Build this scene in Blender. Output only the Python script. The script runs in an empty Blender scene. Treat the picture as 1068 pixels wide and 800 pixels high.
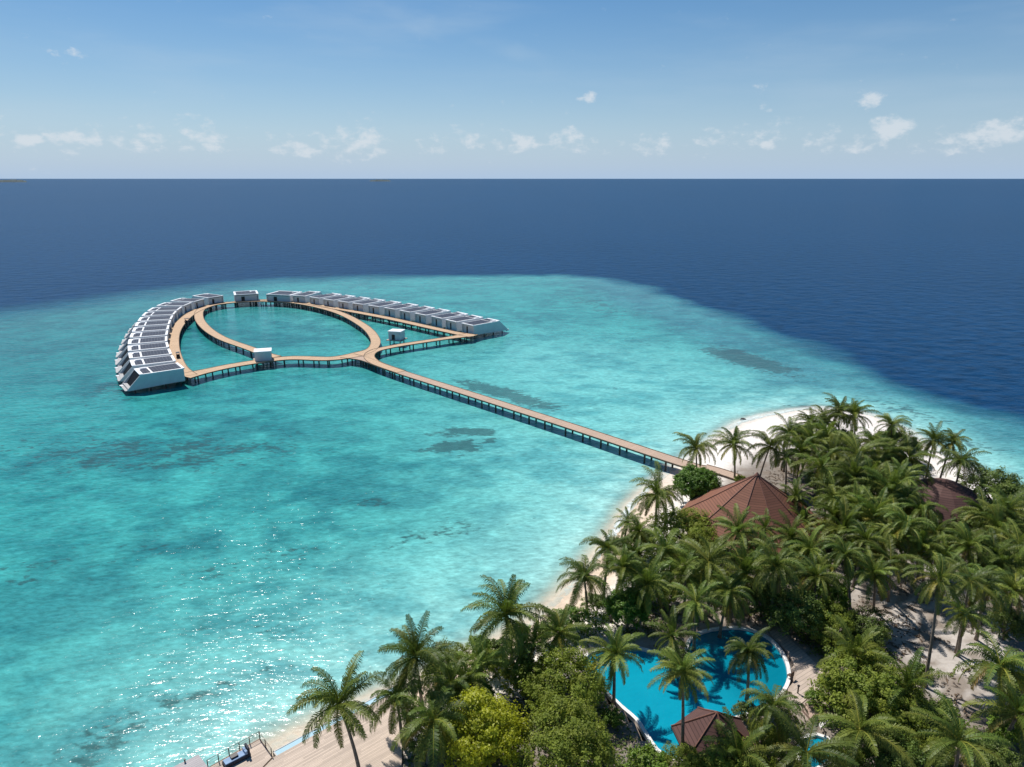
import bpy, math, random
import numpy as np
R = math.radians
random.seed(7)
sc = bpy.context.scene
# ------------------------------------------------------------------ camera
FPX, CAMH = 740.0, 65.0
TILT = math.atan((400 - 186) / FPX)
cam = bpy.data.objects.new('camera', bpy.data.cameras.new('camera'))
sc.collection.objects.link(cam)
cam.location = (0, 0, CAMH)
cam.rotation_euler = (math.pi / 2 - TILT, 0, 0)
cam.data.sensor_width = 36
cam.data.lens = 36 * FPX / 1068
cam.data.clip_start = 0.5
cam.data.clip_end = 400000
sc.camera = cam
# ------------------------------------------------------------------ light
SUN_EL, SUN_AZ = R(57), R(-33)          # azimuth from +Y towards +X
world = bpy.data.worlds.new('World'); sc.world = world
world.use_nodes = True
sun = bpy.data.objects.new('sun', bpy.data.lights.new('sun', 'SUN'))
sc.collection.objects.link(sun)
sun.data.energy = 4.9
sun.data.angle = R(0.5)
sun.data.color = (1.0, 0.955, 0.89)
sun.rotation_euler = (math.pi / 2 - SUN_EL, 0, -SUN_AZ + math.pi)
sun.location = (-60, 120, 120)
sc.view_settings.view_transform = 'Standard'
sc.view_settings.look = 'None'
sc.view_settings.exposure = 0.12
sc.view_settings.gamma = 1.0
sc.view_settings.use_curve_mapping = False
sc.render.film_transparent = False
cy = sc.cycles
cy.max_bounces = 5; cy.diffuse_bounces = 3; cy.glossy_bounces = 2; cy.transmission_bounces = 3
cy.transparent_max_bounces = 8
cy.use_denoising = True
cy.sample_clamp_indirect = 4.0
cy.sample_clamp_direct = 12.0


class NT:
    """small node-tree helper"""
    def __init__(s, tree):
        s.t = tree; s.t.nodes.clear()
    def n(s, typ, **kw):
        nd = s.t.nodes.new(typ)
        for k, v in kw.items():
            if k.startswith('i_'):
                key = k[2:]
                key = int(key) if key.isdigit() else key.replace('_', ' ')
                if hasattr(v, 'node') or isinstance(v, bpy.types.NodeSocket):
                    s.t.links.new(v, nd.inputs[key])
                else:
                    nd.inputs[key].default_value = v
            else:
                setattr(nd, k, v)
        return nd
    def math(s, op, a, b=0.0, clamp=False):
        nd = s.t.nodes.new('ShaderNodeMath'); nd.operation = op; nd.use_clamp = clamp
        for i, v in enumerate((a, b)):
            if isinstance(v, bpy.types.NodeSocket): s.t.links.new(v, nd.inputs[i])
            else: nd.inputs[i].default_value = v
        return nd.outputs[0]
    def mix(s, f, a, b, blend='MIX'):
        nd = s.t.nodes.new('ShaderNodeMix'); nd.data_type = 'RGBA'; nd.blend_type = blend
        for i, v in ((0, f), (6, a), (7, b)):
            if isinstance(v, bpy.types.NodeSocket): s.t.links.new(v, nd.inputs[i])
            elif i == 0: nd.inputs[0].default_value = v
            else: nd.inputs[i].default_value = (*v[:3], 1)
        return nd.outputs[2]
    def ramp(s, f, lo, hi, smooth=True):
        nd = s.t.nodes.new('ShaderNodeMapRange'); nd.interpolation_type = 'SMOOTHSTEP' if smooth else 'LINEAR'
        s.t.links.new(f, nd.inputs[0])
        nd.inputs[1].default_value = lo; nd.inputs[2].default_value = hi
        return nd.outputs[0]
    def noise(s, vec, scale, detail=3, rough=.55, out=0):
        nd = s.t.nodes.new('ShaderNodeTexNoise')
        if vec is not None: s.t.links.new(vec, nd.inputs['Vector'])
        nd.inputs['Scale'].default_value = scale; nd.inputs['Detail'].default_value = detail
        nd.inputs['Roughness'].default_value = rough
        return nd.outputs[out]
    def link(s, a, b): s.t.links.new(a, b)


# ---- sky: Nishita plus small cumulus along the horizon, laid out by direction
w = NT(world.node_tree)
sky = w.n('ShaderNodeTexSky', sky_type='NISHITA', sun_disc=False)
sky.sun_elevation = SUN_EL; sky.sun_rotation = SUN_AZ
sky.altitude = 60; sky.air_density = 1.0; sky.dust_density = 0.2; sky.ozone_density = 3.0
tc = w.n('ShaderNodeTexCoord')
nrm = w.n('ShaderNodeVectorMath', operation='NORMALIZE', i_0=tc.outputs['Generated'])
sep = w.n('ShaderNodeSeparateXYZ', i_0=nrm.outputs[0])
az = w.math('ARCTAN2', sep.outputs[0], sep.outputs[1])
el = w.math('ARCSINE', sep.outputs[2])
cv = w.n('ShaderNodeCombineXYZ', i_0=az, i_1=w.math('MULTIPLY', el, 1.7), i_2=0.37)
big = w.noise(cv.outputs[0], 11.0, 2, .5)
fine = w.noise(cv.outputs[0], 46.0, 7, .62)
shape = w.math('ADD', w.math('MULTIPLY', big, .42), w.math('MULTIPLY', fine, .78))
band = w.math('MULTIPLY', w.ramp(el, R(.7), R(2.0)), w.math('SUBTRACT', 1.0, w.ramp(el, R(2.6), R(4.8))))


def dirpx(px, py):
    x = (px - 534) / FPX; y = (400 - py) / FPX
    d = np.array([x, math.cos(TILT) + y * math.sin(TILT), -math.sin(TILT) + y * math.cos(TILT)])
    return d / np.linalg.norm(d)


blob = None
for px, py, rad, k in ((905, 104, 1.9, .30), (932, 131, 2.0, .30), (614, 101, 1.6, .22), (1047, 136, 2.3, .14), (985, 150, 2.4, .13), (680, 150, 2.2, .12), (450, 150, 2.0, .14), (300, 152, 2.0, .1), (900, 152, 2.0, .13), (545, 148, 1.8, .16),
                       (600, 146, 2.4, .14), (90, 147, 2.6, .12), (145, 148, 2.4, .16), (215, 150, 3.0, .12), (30, 146, 1.0, .2), (380, 152, 3.6, .14),
                       (740, 143, 2.2, .1), (800, 152, .8, .2), (852, 150, 2.0, .1)):
    d = dirpx(px, py)
    a0, e0 = math.atan2(d[0], d[1]), math.asin(d[2])
    u = w.math('DIVIDE', w.math('SUBTRACT', az, a0), R(rad * .85))
    v = w.math('DIVIDE', w.math('SUBTRACT', el, e0), R(rad * .5))
    g = w.math('SUBTRACT', 1.0, w.math('ADD', w.math('MULTIPLY', u, u), w.math('MULTIPLY', v, v)))
    g = w.math('MULTIPLY', w.math('MAXIMUM', g, 0.0), k)
    blob = g if blob is None else w.math('ADD', blob, g)
dens = w.math('ADD', w.math('ADD', shape, w.math('MULTIPLY', band, .125)), blob)
dens = w.ramp(dens, .735, .96)
# thin high cirrus
cv2 = w.n('ShaderNodeCombineXYZ', i_0=w.math('ADD', az, w.math('MULTIPLY', el, .5)), i_1=w.math('MULTIPLY', el, 5.5), i_2=1.9)
cir = w.ramp(w.noise(cv2.outputs[0], 3.2, 5, .55), .44, .8)
cir = w.math('MULTIPLY', cir, .24)
da, db = dirpx(375, 2), dirpx(600, 76)                   # one long thin high wisp
pa, pb = [(math.atan2(q[0], q[1]), math.asin(q[2])) for q in (da, db)]
sl = (pb[1] - pa[1]) / (pb[0] - pa[0])
off_ = w.math('SUBTRACT', w.math('SUBTRACT', el, pa[1]), w.math('MULTIPLY', w.math('SUBTRACT', az, pa[0]), sl))
off_ = w.math('ADD', off_, w.math('MULTIPLY', w.math('SUBTRACT', fine, .5), .02))
wis = w.math('SUBTRACT', 1.0, w.ramp(w.math('ABSOLUTE', off_), R(.1), R(1.1)))
wis = w.math('MULTIPLY', wis, w.math('MULTIPLY', w.ramp(az, pa[0] - .02, pa[0] + .06), w.math('SUBTRACT', 1.0, w.ramp(az, pb[0] - .12, pb[0]))))
cir = w.math('ADD', cir, w.math('MULTIPLY', w.math('MULTIPLY', wis, w.ramp(big, .3, .7)), .3))
vis = w.math('MULTIPLY', dens, .72)
hs = w.n('ShaderNodeHueSaturation', i_Color=sky.outputs[0]); hs.inputs['Saturation'].default_value = 1.36; hs.inputs['Value'].default_value = .92
hz = w.math('POWER', 2.718, w.math('MULTIPLY', w.math('MAXIMUM', el, 0.0), -1 / R(6.2)))     # pale sea haze low in the sky
c0_ = w.mix(w.math('MULTIPLY', hz, .93), hs.outputs[0], (4.5, 6.2, 8.6))
c1 = w.mix(cir, c0_, (5.6, 7.0, 8.3))
c2 = w.mix(vis, c1, (7.8, 8.4, 9.0))
bg = w.n('ShaderNodeBackground', i_Color=c2); bg.inputs['Strength'].default_value = 0.083
w.link(bg.outputs[0], w.n('ShaderNodeOutputWorld').inputs[0])


# ------------------------------------------------------------------ geometry helpers
def at(px, py, z=0.0):
    """the point at height z that the photograph shows at pixel (px, py)"""
    x = (px - 534) / FPX; y = (400 - py) / FPX
    d = (x, math.cos(TILT) + y * math.sin(TILT), -math.sin(TILT) + y * math.cos(TILT))
    k = (z - CAMH) / d[2]
    return np.array([d[0] * k, d[1] * k, z])


def depth_of(p):
    return p[1] * math.cos(TILT) + (CAMH - p[2]) * math.sin(TILT)


class MB:
    def __init__(s): s.v = []; s.f = []; s.m = []; s.mi = 0
    def add(s, vs, fs):
        b = len(s.v); s.v += [tuple(p) for p in vs]
        for f in fs: s.f.append(tuple(b + i for i in f)); s.m.append(s.mi)
    def box(s, c, size, rz=0.0):
        cx, cy_, cz = c; sx, sy, sz = (q / 2 for q in size); ca, sa = math.cos(rz), math.sin(rz)
        vs = []
        for dz in (-sz, sz):
            for dx, dy in ((-sx, -sy), (sx, -sy), (sx, sy), (-sx, sy)):
                vs.append((cx + dx * ca - dy * sa, cy_ + dx * sa + dy * ca, cz + dz))
        s.add(vs, [(3, 2, 1, 0), (4, 5, 6, 7), (0, 1, 5, 4), (1, 2, 6, 5), (2, 3, 7, 6), (3, 0, 4, 7)])
    def prism(s, poly, z0, z1):
        n = len(poly)
        a = sum(poly[i][0] * poly[(i + 1) % n][1] - poly[(i + 1) % n][0] * poly[i][1] for i in range(n))
        if a < 0: poly = poly[::-1]
        vs = [(p[0], p[1], z0) for p in poly] + [(p[0], p[1], z1) for p in poly]
        s.add(vs, [tuple(range(n - 1, -1, -1)), tuple(range(n, 2 * n))] + [(i, (i + 1) % n, n + (i + 1) % n, n + i) for i in range(n)])
    def tube(s, pts, rad, n=8, cap=True):
        pts = [np.array(p, float) for p in pts]
        if not hasattr(rad, '__len__'): rad = [rad] * len(pts)
        vs = []
        for i, p in enumerate(pts):
            t = pts[min(i + 1, len(pts) - 1)] - pts[max(i - 1, 0)]
            t = t / (np.linalg.norm(t) + 1e-9)
            a = np.cross(t, (0, 0, 1) if abs(t[2]) < .9 else (1, 0, 0)); a /= np.linalg.norm(a); b = np.cross(t, a)
            for k in range(n):
                q = 2 * math.pi * k / n
                vs.append(p + rad[i] * (math.cos(q) * a + math.sin(q) * b))
        fs = []
        for i in range(len(pts) - 1):
            for k in range(n):
                fs.append((i * n + k, i * n + (k + 1) % n, (i + 1) * n + (k + 1) % n, (i + 1) * n + k))
        if cap: fs += [tuple(range(n - 1, -1, -1)), tuple(range((len(pts) - 1) * n, len(pts) * n))]
        s.add(vs, fs)
    def mesh(s, name, mats):
        me = bpy.data.meshes.new(name); me.from_pydata(s.v, [], s.f)
        mats = mats if isinstance(mats, (list, tuple)) else [mats]
        for m in mats: me.materials.append(m)
        if len(mats) > 1: me.polygons.foreach_set('material_index', s.m)
        me.update(); return me
    def build(s, name, mats, parent=None, smooth=False):
        me = s.mesh(name, mats)
        if smooth: me.polygons.foreach_set('use_smooth', [True] * len(me.polygons))
        return link(bpy.data.objects.new(name, me), parent)


def link(o, parent=None):
    sc.collection.objects.link(o)
    if parent is not None: o.parent = parent
    return o


def tag(o, label, cat, group=None, kind=None):
    o['label'] = label; o['category'] = cat
    if group: o['group'] = group
    if kind: o['kind'] = kind
    return o


def thing(name, label, cat, loc=(0, 0, 0), rz=0.0, group=None):
    o = bpy.data.objects.new(name, None); sc.collection.objects.link(o)
    o.empty_display_size = .3
    o.location = loc; o.rotation_euler = (0, 0, rz)
    return tag(o, label, cat, group)


def copy_tree(o, parent=None):
    c = o.copy(); sc.collection.objects.link(c)
    if parent is not None: c.parent = parent
    for ch in list(o.children): copy_tree(ch, c)
    return c


def spline(pts, step=2.0):
    """Catmull-Rom through pts, resampled evenly"""
    P = np.array([np.array(p, float)[:2] for p in pts])
    P = np.vstack([2 * P[0] - P[1], P, 2 * P[-1] - P[-2]])
    out = []
    for i in range(1, len(P) - 2):
        for t in np.linspace(0, 1, 24, endpoint=False):
            a, b, c, d = P[i - 1:i + 3]
            out.append(.5 * ((2 * b) + (c - a) * t + (2 * a - 5 * b + 4 * c - d) * t ** 2 + (3 * b - a - 3 * c + d) * t ** 3))
    out.append(P[-2]); out = np.array(out)
    L = np.concatenate([[0], np.cumsum(np.linalg.norm(np.diff(out, axis=0), axis=1))])
    n = max(2, int(round(L[-1] / step)) + 1)
    q = np.linspace(0, L[-1], n)
    return np.stack([np.interp(q, L, out[:, 0]), np.interp(q, L, out[:, 1])], 1), L[-1]


def sdf(X, Y, poly):
    """distance to a closed polygon, negative inside"""
    P = np.array([p[:2] for p in poly], float); Q = np.roll(P, -1, 0)
    d = np.full(X.shape, 1e18); ins = np.zeros(X.shape, bool)
    for (ax, ay), (bx, by) in zip(P, Q):
        ex, ey = bx - ax, by - ay
        t = np.clip(((X - ax) * ex + (Y - ay) * ey) / (ex * ex + ey * ey + 1e-12), 0, 1)
        d = np.minimum(d, (X - ax - t * ex) ** 2 + (Y - ay - t * ey) ** 2)
        c = ((ay > Y) != (by > Y)) & (X < (bx - ax) * (Y - ay) / (by - ay + 1e-12) + ax)
        ins ^= c
    d = np.sqrt(d)
    return np.where(ins, -d, d)


def vnoise(X, Y, scale, seed=0, octaves=4):
    out = np.zeros(X.shape); amp, tot = 1.0, 0.0
    rng = np.random.RandomState(seed); tab = rng.rand(256, 256)
    for o in range(octaves):
        x, y = X / scale + 37.2 * o, Y / scale + 11.7 * o
        i, j = np.floor(x).astype(int), np.floor(y).astype(int); fx, fy = x - i, y - j
        fx = fx * fx * (3 - 2 * fx); fy = fy * fy * (3 - 2 * fy)
        a, b, c, d = tab[i % 256, j % 256], tab[(i + 1) % 256, j % 256], tab[i % 256, (j + 1) % 256], tab[(i + 1) % 256, (j + 1) % 256]
        out += amp * ((a * (1 - fx) + b * fx) * (1 - fy) + (c * (1 - fx) + d * fx) * fy)
        tot += amp; amp *= .5; scale /= 2
    return out / tot


def sstep(x, a, b):
    t = np.clip((x - a) / (b - a), 0, 1); return t * t * (3 - 2 * t)


def lerp(a, b, t): return a + (np.asarray(b) - a) * t[..., None]


def grid_mesh(name, xs, ys, zf):
    X, Y = np.meshgrid(xs, ys)
    Z = zf(X, Y)
    nx, ny = len(xs), len(ys)
    idx = np.arange(nx * ny).reshape(ny, nx)
    F = np.stack([idx[:-1, :-1], idx[:-1, 1:], idx[1:, 1:], idx[1:, :-1]], -1).reshape(-1, 4)
    me = bpy.data.meshes.new(name)
    me.vertices.add(nx * ny); me.vertices.foreach_set('co', np.stack([X, Y, Z], -1).astype(np.float32).ravel())
    me.loops.add(F.size); me.loops.foreach_set('vertex_index', F.astype(np.int32).ravel())
    me.polygons.add(len(F)); me.polygons.foreach_set('loop_start', np.arange(0, F.size, 4, dtype=np.int32))
    me.update(calc_edges=True)
    me.polygons.foreach_set('use_smooth', [True] * len(F))
    return me, X, Y


def set_col(me, name, C):
    a = me.color_attributes.new(name, 'FLOAT_COLOR', 'POINT')
    C = np.asarray(C, float)
    if C.shape[-1] == 3: C = np.concatenate([C, np.ones(C.shape[:-1] + (1,))], -1)
    a.data.foreach_set('color', C.astype(np.float32).ravel())


def set_float(me, name, v):
    a = me.attributes.new(name, 'FLOAT', 'POINT'); a.data.foreach_set('value', np.asarray(v, np.float32).ravel())


# ------------------------------------------------------------------ materials
def new_mat(name):
    m = bpy.data.materials.new(name); m.use_nodes = True
    return m, NT(m.node_tree)


def finish(t, bsdf):
    t.link(bsdf, t.n('ShaderNodeOutputMaterial').inputs[0])


def simple(name, col, rough=.6, var=.12, scale=1.5, metal=0.0, spec=.4, bump=0.0):
    m, t = new_mat(name)
    tc = t.n('ShaderNodeTexCoord')
    nz = t.noise(tc.outputs['Object'], scale, 5, .6)
    c = t.mix(t.ramp(nz, .3, .72), [q * (1 - var) for q in col], [min(1, q * (1 + var)) for q in col])
    b = t.n('ShaderNodeBsdfPrincipled', i_Base_Color=c)
    b.inputs['Roughness'].default_value = rough; b.inputs['Metallic'].default_value = metal
    b.inputs['Specular IOR Level'].default_value = spec
    if bump:
        bp = t.n('ShaderNodeBump', i_Height=t.noise(tc.outputs['Object'], scale * 6, 4)); bp.inputs['Distance'].default_value = bump
        t.link(bp.outputs[0], b.inputs['Normal'])
    finish(t, b.outputs[0]); return m


def planks(name, col, width=.16, var=.3, rz=0.0, along=6.0):
    """boards: colour changes from board to board, thin dark joints; rz turns the boards"""
    m, t = new_mat(name)
    tc = t.n('ShaderNodeTexCoord')
    mp = t.n('ShaderNodeMapping', i_Vector=tc.outputs['Object']); mp.inputs['Rotation'].default_value = (0, 0, rz)
    sp = t.n('ShaderNodeSeparateXYZ', i_0=mp.outputs[0])
    row = t.math('DIVIDE', sp.outputs[1], width)
    fl = t.math('FLOOR', row); fr = t.math('FRACT', row)
    seg = t.math('FLOOR', t.math('DIVIDE', t.math('ADD', sp.outputs[0], t.math('MULTIPLY', fl, 2.37)), along))
    cv = t.n('ShaderNodeCombineXYZ', i_0=fl, i_1=seg)
    wn = t.n('ShaderNodeTexWhiteNoise', noise_dimensions='3D', i_Vector=cv.outputs[0])
    st = t.noise(mp.outputs[0], .5, 5, .6)
    f = t.math('ADD', t.math('MULTIPLY', wn.outputs[0], .6), t.math('MULTIPLY', st, .5))
    c = t.mix(f, [q * (1 - var) for q in col], [min(1, q * (1 + var)) for q in col])
    c = t.mix(t.math('GREATER_THAN', fr, .92), c, [q * .35 for q in col])
    b = t.n('ShaderNodeBsdfPrincipled', i_Base_Color=c); b.inputs['Roughness'].default_value = .75
    b.inputs['Specular IOR Level'].default_value = .25
    finish(t, b.outputs[0]); return m


def leaf_mat(name, dark, light, yellow, trans=.25, rough=.5, spec=.35, huevar=.25):
    m, t = new_mat(name)
    at_ = t.n('ShaderNodeAttribute', attribute_name='tint')
    oi = t.n('ShaderNodeObjectInfo')
    sp = t.n('ShaderNodeSeparateColor', i_0=at_.outputs['Color'])
    c = t.mix(sp.outputs[0], dark, light)
    c = t.mix(sp.outputs[1], c, yellow)
    c = t.mix(t.math('MULTIPLY', t.ramp(oi.outputs['Random'], .5, 1.0), .14), c, yellow)
    c = t.mix(sp.outputs[2], c, (.17, .095, .04))
    k = t.math('ADD', t.math('MULTIPLY', t.math('FRACT', t.math('MULTIPLY', oi.outputs['Random'], 7.31)), huevar * 2), 1 - huevar)
    kc = t.n('ShaderNodeCombineColor', i_0=k, i_1=k, i_2=k)
    c = t.mix(1.0, c, kc.outputs[0], 'MULTIPLY')
    b = t.n('ShaderNodeBsdfPrincipled', i_Base_Color=c); b.inputs['Roughness'].default_value = rough
    b.inputs['Specular IOR Level'].default_value = spec
    tr = t.n('ShaderNodeBsdfTranslucent', i_Color=t.mix(.5, c, (light[0] * 1.4, light[1] * 1.4, light[2] * .7)))
    mx = t.n('ShaderNodeMixShader', i_0=trans, i_1=b.outputs[0], i_2=tr.outputs[0])
    finish(t, mx.outputs[0]); return m


M = {}
M['deckwood'] = planks('boardwalk_wood', (.50, .36, .24), .2, .22)
M['deckgrey'] = planks('walkway_wood', (.40, .32, .26), .2, .2)
M['fascia'] = simple('weathered_beam', (.16, .115, .08), .8, .3)
M['pile'] = simple('dark_pile', (.07, .062, .055), .8, .4)
M['white'] = simple('white_render', (.60, .62, .64), .6, .05, .6)
M['whiteroof'] = simple('white_roof', (.80, .82, .84), .55, .06, .8)
M['slab'] = simple('grey_slab', (.38, .38, .38), .7, .15)
M['dark'] = simple('dark_opening', (.018, .018, .022), .35, .2)
M['glass'] = simple('dark_glass', (.012, .014, .018), .25, .1, spec=.25)
M['facade'] = simple('matte_facade_glass', (.014, .016, .020), .6, .1, spec=.04)  # dark recessed glass, matte so it mirrors little sky
M['timber'] = simple('dark_timber', (.10, .06, .04), .7, .3)
M['black'] = simple('black_paint', (.02, .02, .022), .4, .2)
M['cushion'] = simple('blue_cushion', (.25, .36, .52), .85, .1)
M['darkfab'] = simple('dark_wicker', (.03, .032, .045), .8, .2)
M['rail'] = simple('rail_wood', (.13, .09, .06), .6, .25)
M['trunk'] = simple('palm_trunk', (.20, .165, .13), .85, .35, 3.0, bump=.03)
M['bark'] = simple('tree_bark', (.15, .12, .09), .9, .35, 3.0, bump=.03)
M['rock'] = simple('wet_rock', (.06, .055, .05), .7, .3, 2.0, bump=.05)


def solar_mat():
    m, t = new_mat('solar_cells')
    tc = t.n('ShaderNodeTexCoord'); sp = t.n('ShaderNodeSeparateXYZ', i_0=tc.outputs['Object'])
    fx = t.math('FRACT', t.math('DIVIDE', sp.outputs[0], 1.02)); fy = t.math('FRACT', t.math('DIVIDE', sp.outputs[1], 1.68))
    ln = t.math('MAXIMUM', t.math('LESS_THAN', fx, .07), t.math('LESS_THAN', fy, .05))
    nz = t.noise(tc.outputs['Object'], .35, 3)
    c = t.mix(nz, (.018, .018, .026), (.045, .045, .062))
    c = t.mix(ln, c, (.16, .165, .19))
    b = t.n('ShaderNodeBsdfPrincipled', i_Base_Color=c); b.inputs['Roughness'].default_value = .4; b.inputs['Specular IOR Level'].default_value = .16
    finish(t, b.outputs[0]); return m


M['solar'] = solar_mat()


def roof_mat(name, col, pitch=.42):
    """shingle courses that step down the slope (rows by height)"""
    m, t = new_mat(name)
    tc = t.n('ShaderNodeTexCoord'); sp = t.n('ShaderNodeSeparateXYZ', i_0=tc.outputs['Object'])
    row = t.math('DIVIDE', sp.outputs[2], pitch); fl = t.math('FLOOR', row); fr = t.math('FRACT', row)
    st = t.noise(tc.outputs['Object'], .5, 5, .6); st2 = t.noise(tc.outputs['Object'], 3.5, 3, .6)
    cv = t.n('ShaderNodeCombineXYZ', i_0=fl); wn = t.n('ShaderNodeTexWhiteNoise', noise_dimensions='3D', i_Vector=cv.outputs[0])
    f = t.math('ADD', t.math('ADD', t.math('MULTIPLY', wn.outputs[0], .25), t.math('MULTIPLY', st, .5)), t.math('MULTIPLY', st2, .3))
    c = t.mix(f, [q * .68 for q in col], [q * 1.3 for q in col])
    c = t.mix(t.math('LESS_THAN', fr, .16), c, [q * .45 for q in col])
    b = t.n('ShaderNodeBsdfPrincipled', i_Base_Color=c); b.inputs['Roughness'].default_value = .72
    b.inputs['Specular IOR Level'].default_value = .25
    bp = t.n('ShaderNodeBump', i_Height=fr); bp.inputs['Distance'].default_value = .06
    t.link(bp.outputs[0], b.inputs['Normal'])
    finish(t, b.outputs[0]); return m


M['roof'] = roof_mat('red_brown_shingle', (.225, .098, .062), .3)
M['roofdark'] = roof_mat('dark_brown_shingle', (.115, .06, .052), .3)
M['roofridge'] = simple('roof_ridge', (.17, .075, .052), .7, .2)
M['palm'] = leaf_mat('palm_leaf', (.020, .056, .010), (.165, .245, .042), (.40, .35, .06), .30, .5, .3, .35)
M['bright'] = leaf_mat('bright_leaf', (.06, .14, .012), (.14, .27, .03), (.24, .29, .04), .36, huevar=.1)
M['lime'] = leaf_mat('lime_leaf', (.24, .28, .012), (.46, .48, .025), (.44, .42, .03), .42, huevar=.08)
M['olive'] = leaf_mat('olive_leaf', (.080, .120, .016), (.27, .34, .05), (.36, .33, .06), .38, .55, .2, .15)
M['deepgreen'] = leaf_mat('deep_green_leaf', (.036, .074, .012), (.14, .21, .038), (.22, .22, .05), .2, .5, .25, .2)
M['litter'] = simple('leaf_litter', (.13, .09, .06), .9, .4, 2)

# ------------------------------------------------------------------ outlines (world metres)
shore_px = [(285, 782), (345, 752), (420, 718), (500, 681), (557, 650), (592, 619), (633, 571), (662, 527), (684, 505), (704, 490), (722, 478),
            (740, 464), (757, 452), (775, 441), (800, 434), (830, 428.5), (858, 426), (885, 428), (910, 434), (942, 449), (966, 464), (995, 481),
            (1026, 498), (1068, 516)]
SHORE = [tuple(at(*p)[:2]) for p in shore_px] + [(122, 118), (136, 90), (150, 30), (150, -60), (-40, -60), (-36, 20), (-31, 58)]
edge_px = [(0, 333), (60, 325), (120, 316), (180, 306), (240, 299), (300, 295), (400, 291), (500, 288.5), (590, 287.5), (630, 291), (670, 300),
           (710, 314), (750, 330), (800, 350), (850, 371), (900, 391), (950, 409), (1000, 427), (1068, 449)]
EDGE = [tuple(at(*p)[:2]) for p in edge_px] + [(165, 150), (190, 90), (230, 0), (260, -300), (-900, -300), (-900, 120), (-420, 250)]
pool_px = [(618, 706), (607, 694), (616, 682), (636, 676), (655, 675), (672, 678), (690, 683), (699, 692), (708, 702), (713, 708), (718, 700), (717, 684), (720, 669), (730, 661),
           (750, 656), (777, 656), (800, 665), (815, 682), (821, 701), (817, 717), (802, 732), (782, 742), (765, 748), (757, 756), (752, 772),
           (735, 786), (705, 790), (688, 782), (676, 765), (666, 750), (650, 736), (636, 723)]
POOL = spline([at(*p, z=1.0) for p in pool_px + pool_px[:1]], 1.0)[0][:-1].tolist()
ppool_px = [(838, 772), (850, 767), (864, 772), (868, 784), (858, 797), (842, 800), (835, 786)]
PPOOL = spline([at(*p, z=1.0) for p in ppool_px + ppool_px[:1]], 1.0)[0][:-1].tolist()
clear_px = [(882, 602), (905, 590), (935, 580), (962, 572), (990, 585), (1003, 605), (1030, 640), (1068, 655), (1100, 700), (1050, 740), (1000, 742), (968, 722), (945, 690),
            (915, 650), (890, 630)]
CLEAR = [tuple(at(*p, z=1)[:2]) for p in clear_px]
pooldeck_px = [(600, 668), (690, 662), (712, 640), (780, 640), (830, 662), (872, 706), (882, 738), (850, 762), (815, 745), (770, 770), (700, 800), (640, 750), (590, 700)]
POOLDECK = [tuple(at(*p, z=1)[:2]) for p in pooldeck_px]

# ------------------------------------------------------------------ island ground
def island_z(X, Y):
    d = sdf(X, Y, SHORE)
    z = np.where(d < 0, 1.0 * sstep(-d, 0, 11), -.11 * d)
    z = np.maximum(z, -1.2)
    z = z + (vnoise(X, Y, 9, 3, 3) - .5) * .35 * sstep(-d, 3, 14) * sstep(-d, 3, 14)
    for poly in (POOL, PPOOL):
        dp = sdf(X, Y, poly)
        z = z + (.94 - z) * (1 - sstep(dp, 1.5, 4.5))
        z = np.where(dp < .45, -1.0, z)
    return z


xs = np.arange(-66, 176, 1.0); ys = np.arange(-40, 214, 1.0)
me, X, Y = grid_mesh('island_ground', xs, ys, island_z)
d = sdf(X, Y, SHORE); ins = -d
n1 = vnoise(X, Y, 14, 5); n2 = vnoise(X, Y, 4, 6); n3 = vnoise(X, Y, 1.6, 16, 3)
C = np.zeros(X.shape + (3,)); C[:] = (.80, .745, .68)
tan = (1 - sstep(Y + (n1 - .5) * 20, 128, 160)) * (1 - sstep(X, 40, 60))
C = lerp(C, (.70, .545, .39), tan * .85 * (1 - sstep(ins, 3.5, 7.5)))
wet = (1 - sstep(ins, .3, 2.2)) * sstep(ins, -3, 0)
C = lerp(C, (.56, .46, .36), wet * .35)
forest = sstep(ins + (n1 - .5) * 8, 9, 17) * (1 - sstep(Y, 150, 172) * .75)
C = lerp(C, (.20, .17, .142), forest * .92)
cl = 1 - sstep(sdf(X, Y, CLEAR), -3, 3)
C = lerp(C, (.52, .475, .43), cl)
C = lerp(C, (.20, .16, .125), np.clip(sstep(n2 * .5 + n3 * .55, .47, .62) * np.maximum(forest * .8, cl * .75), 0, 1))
gpath = 1 - sstep(sdf(X, Y, POOLDECK), -2, 1.5)
C = lerp(C, (.42, .345, .285), gpath * .8)
C = C * (.88 + .24 * n3)[..., None]
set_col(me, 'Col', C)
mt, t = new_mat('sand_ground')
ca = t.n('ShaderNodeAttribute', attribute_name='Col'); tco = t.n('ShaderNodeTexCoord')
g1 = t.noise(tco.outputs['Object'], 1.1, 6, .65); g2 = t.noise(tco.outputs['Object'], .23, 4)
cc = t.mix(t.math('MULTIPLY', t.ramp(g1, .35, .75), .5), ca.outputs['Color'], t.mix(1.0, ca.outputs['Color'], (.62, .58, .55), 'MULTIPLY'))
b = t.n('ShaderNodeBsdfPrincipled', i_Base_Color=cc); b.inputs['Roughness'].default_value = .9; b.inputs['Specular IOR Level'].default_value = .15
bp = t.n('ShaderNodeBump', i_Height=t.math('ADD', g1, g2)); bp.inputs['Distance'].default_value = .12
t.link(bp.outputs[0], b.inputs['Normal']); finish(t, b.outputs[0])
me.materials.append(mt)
ground = link(bpy.data.objects.new('island_ground', me)); ground['kind'] = 'structure'

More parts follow.
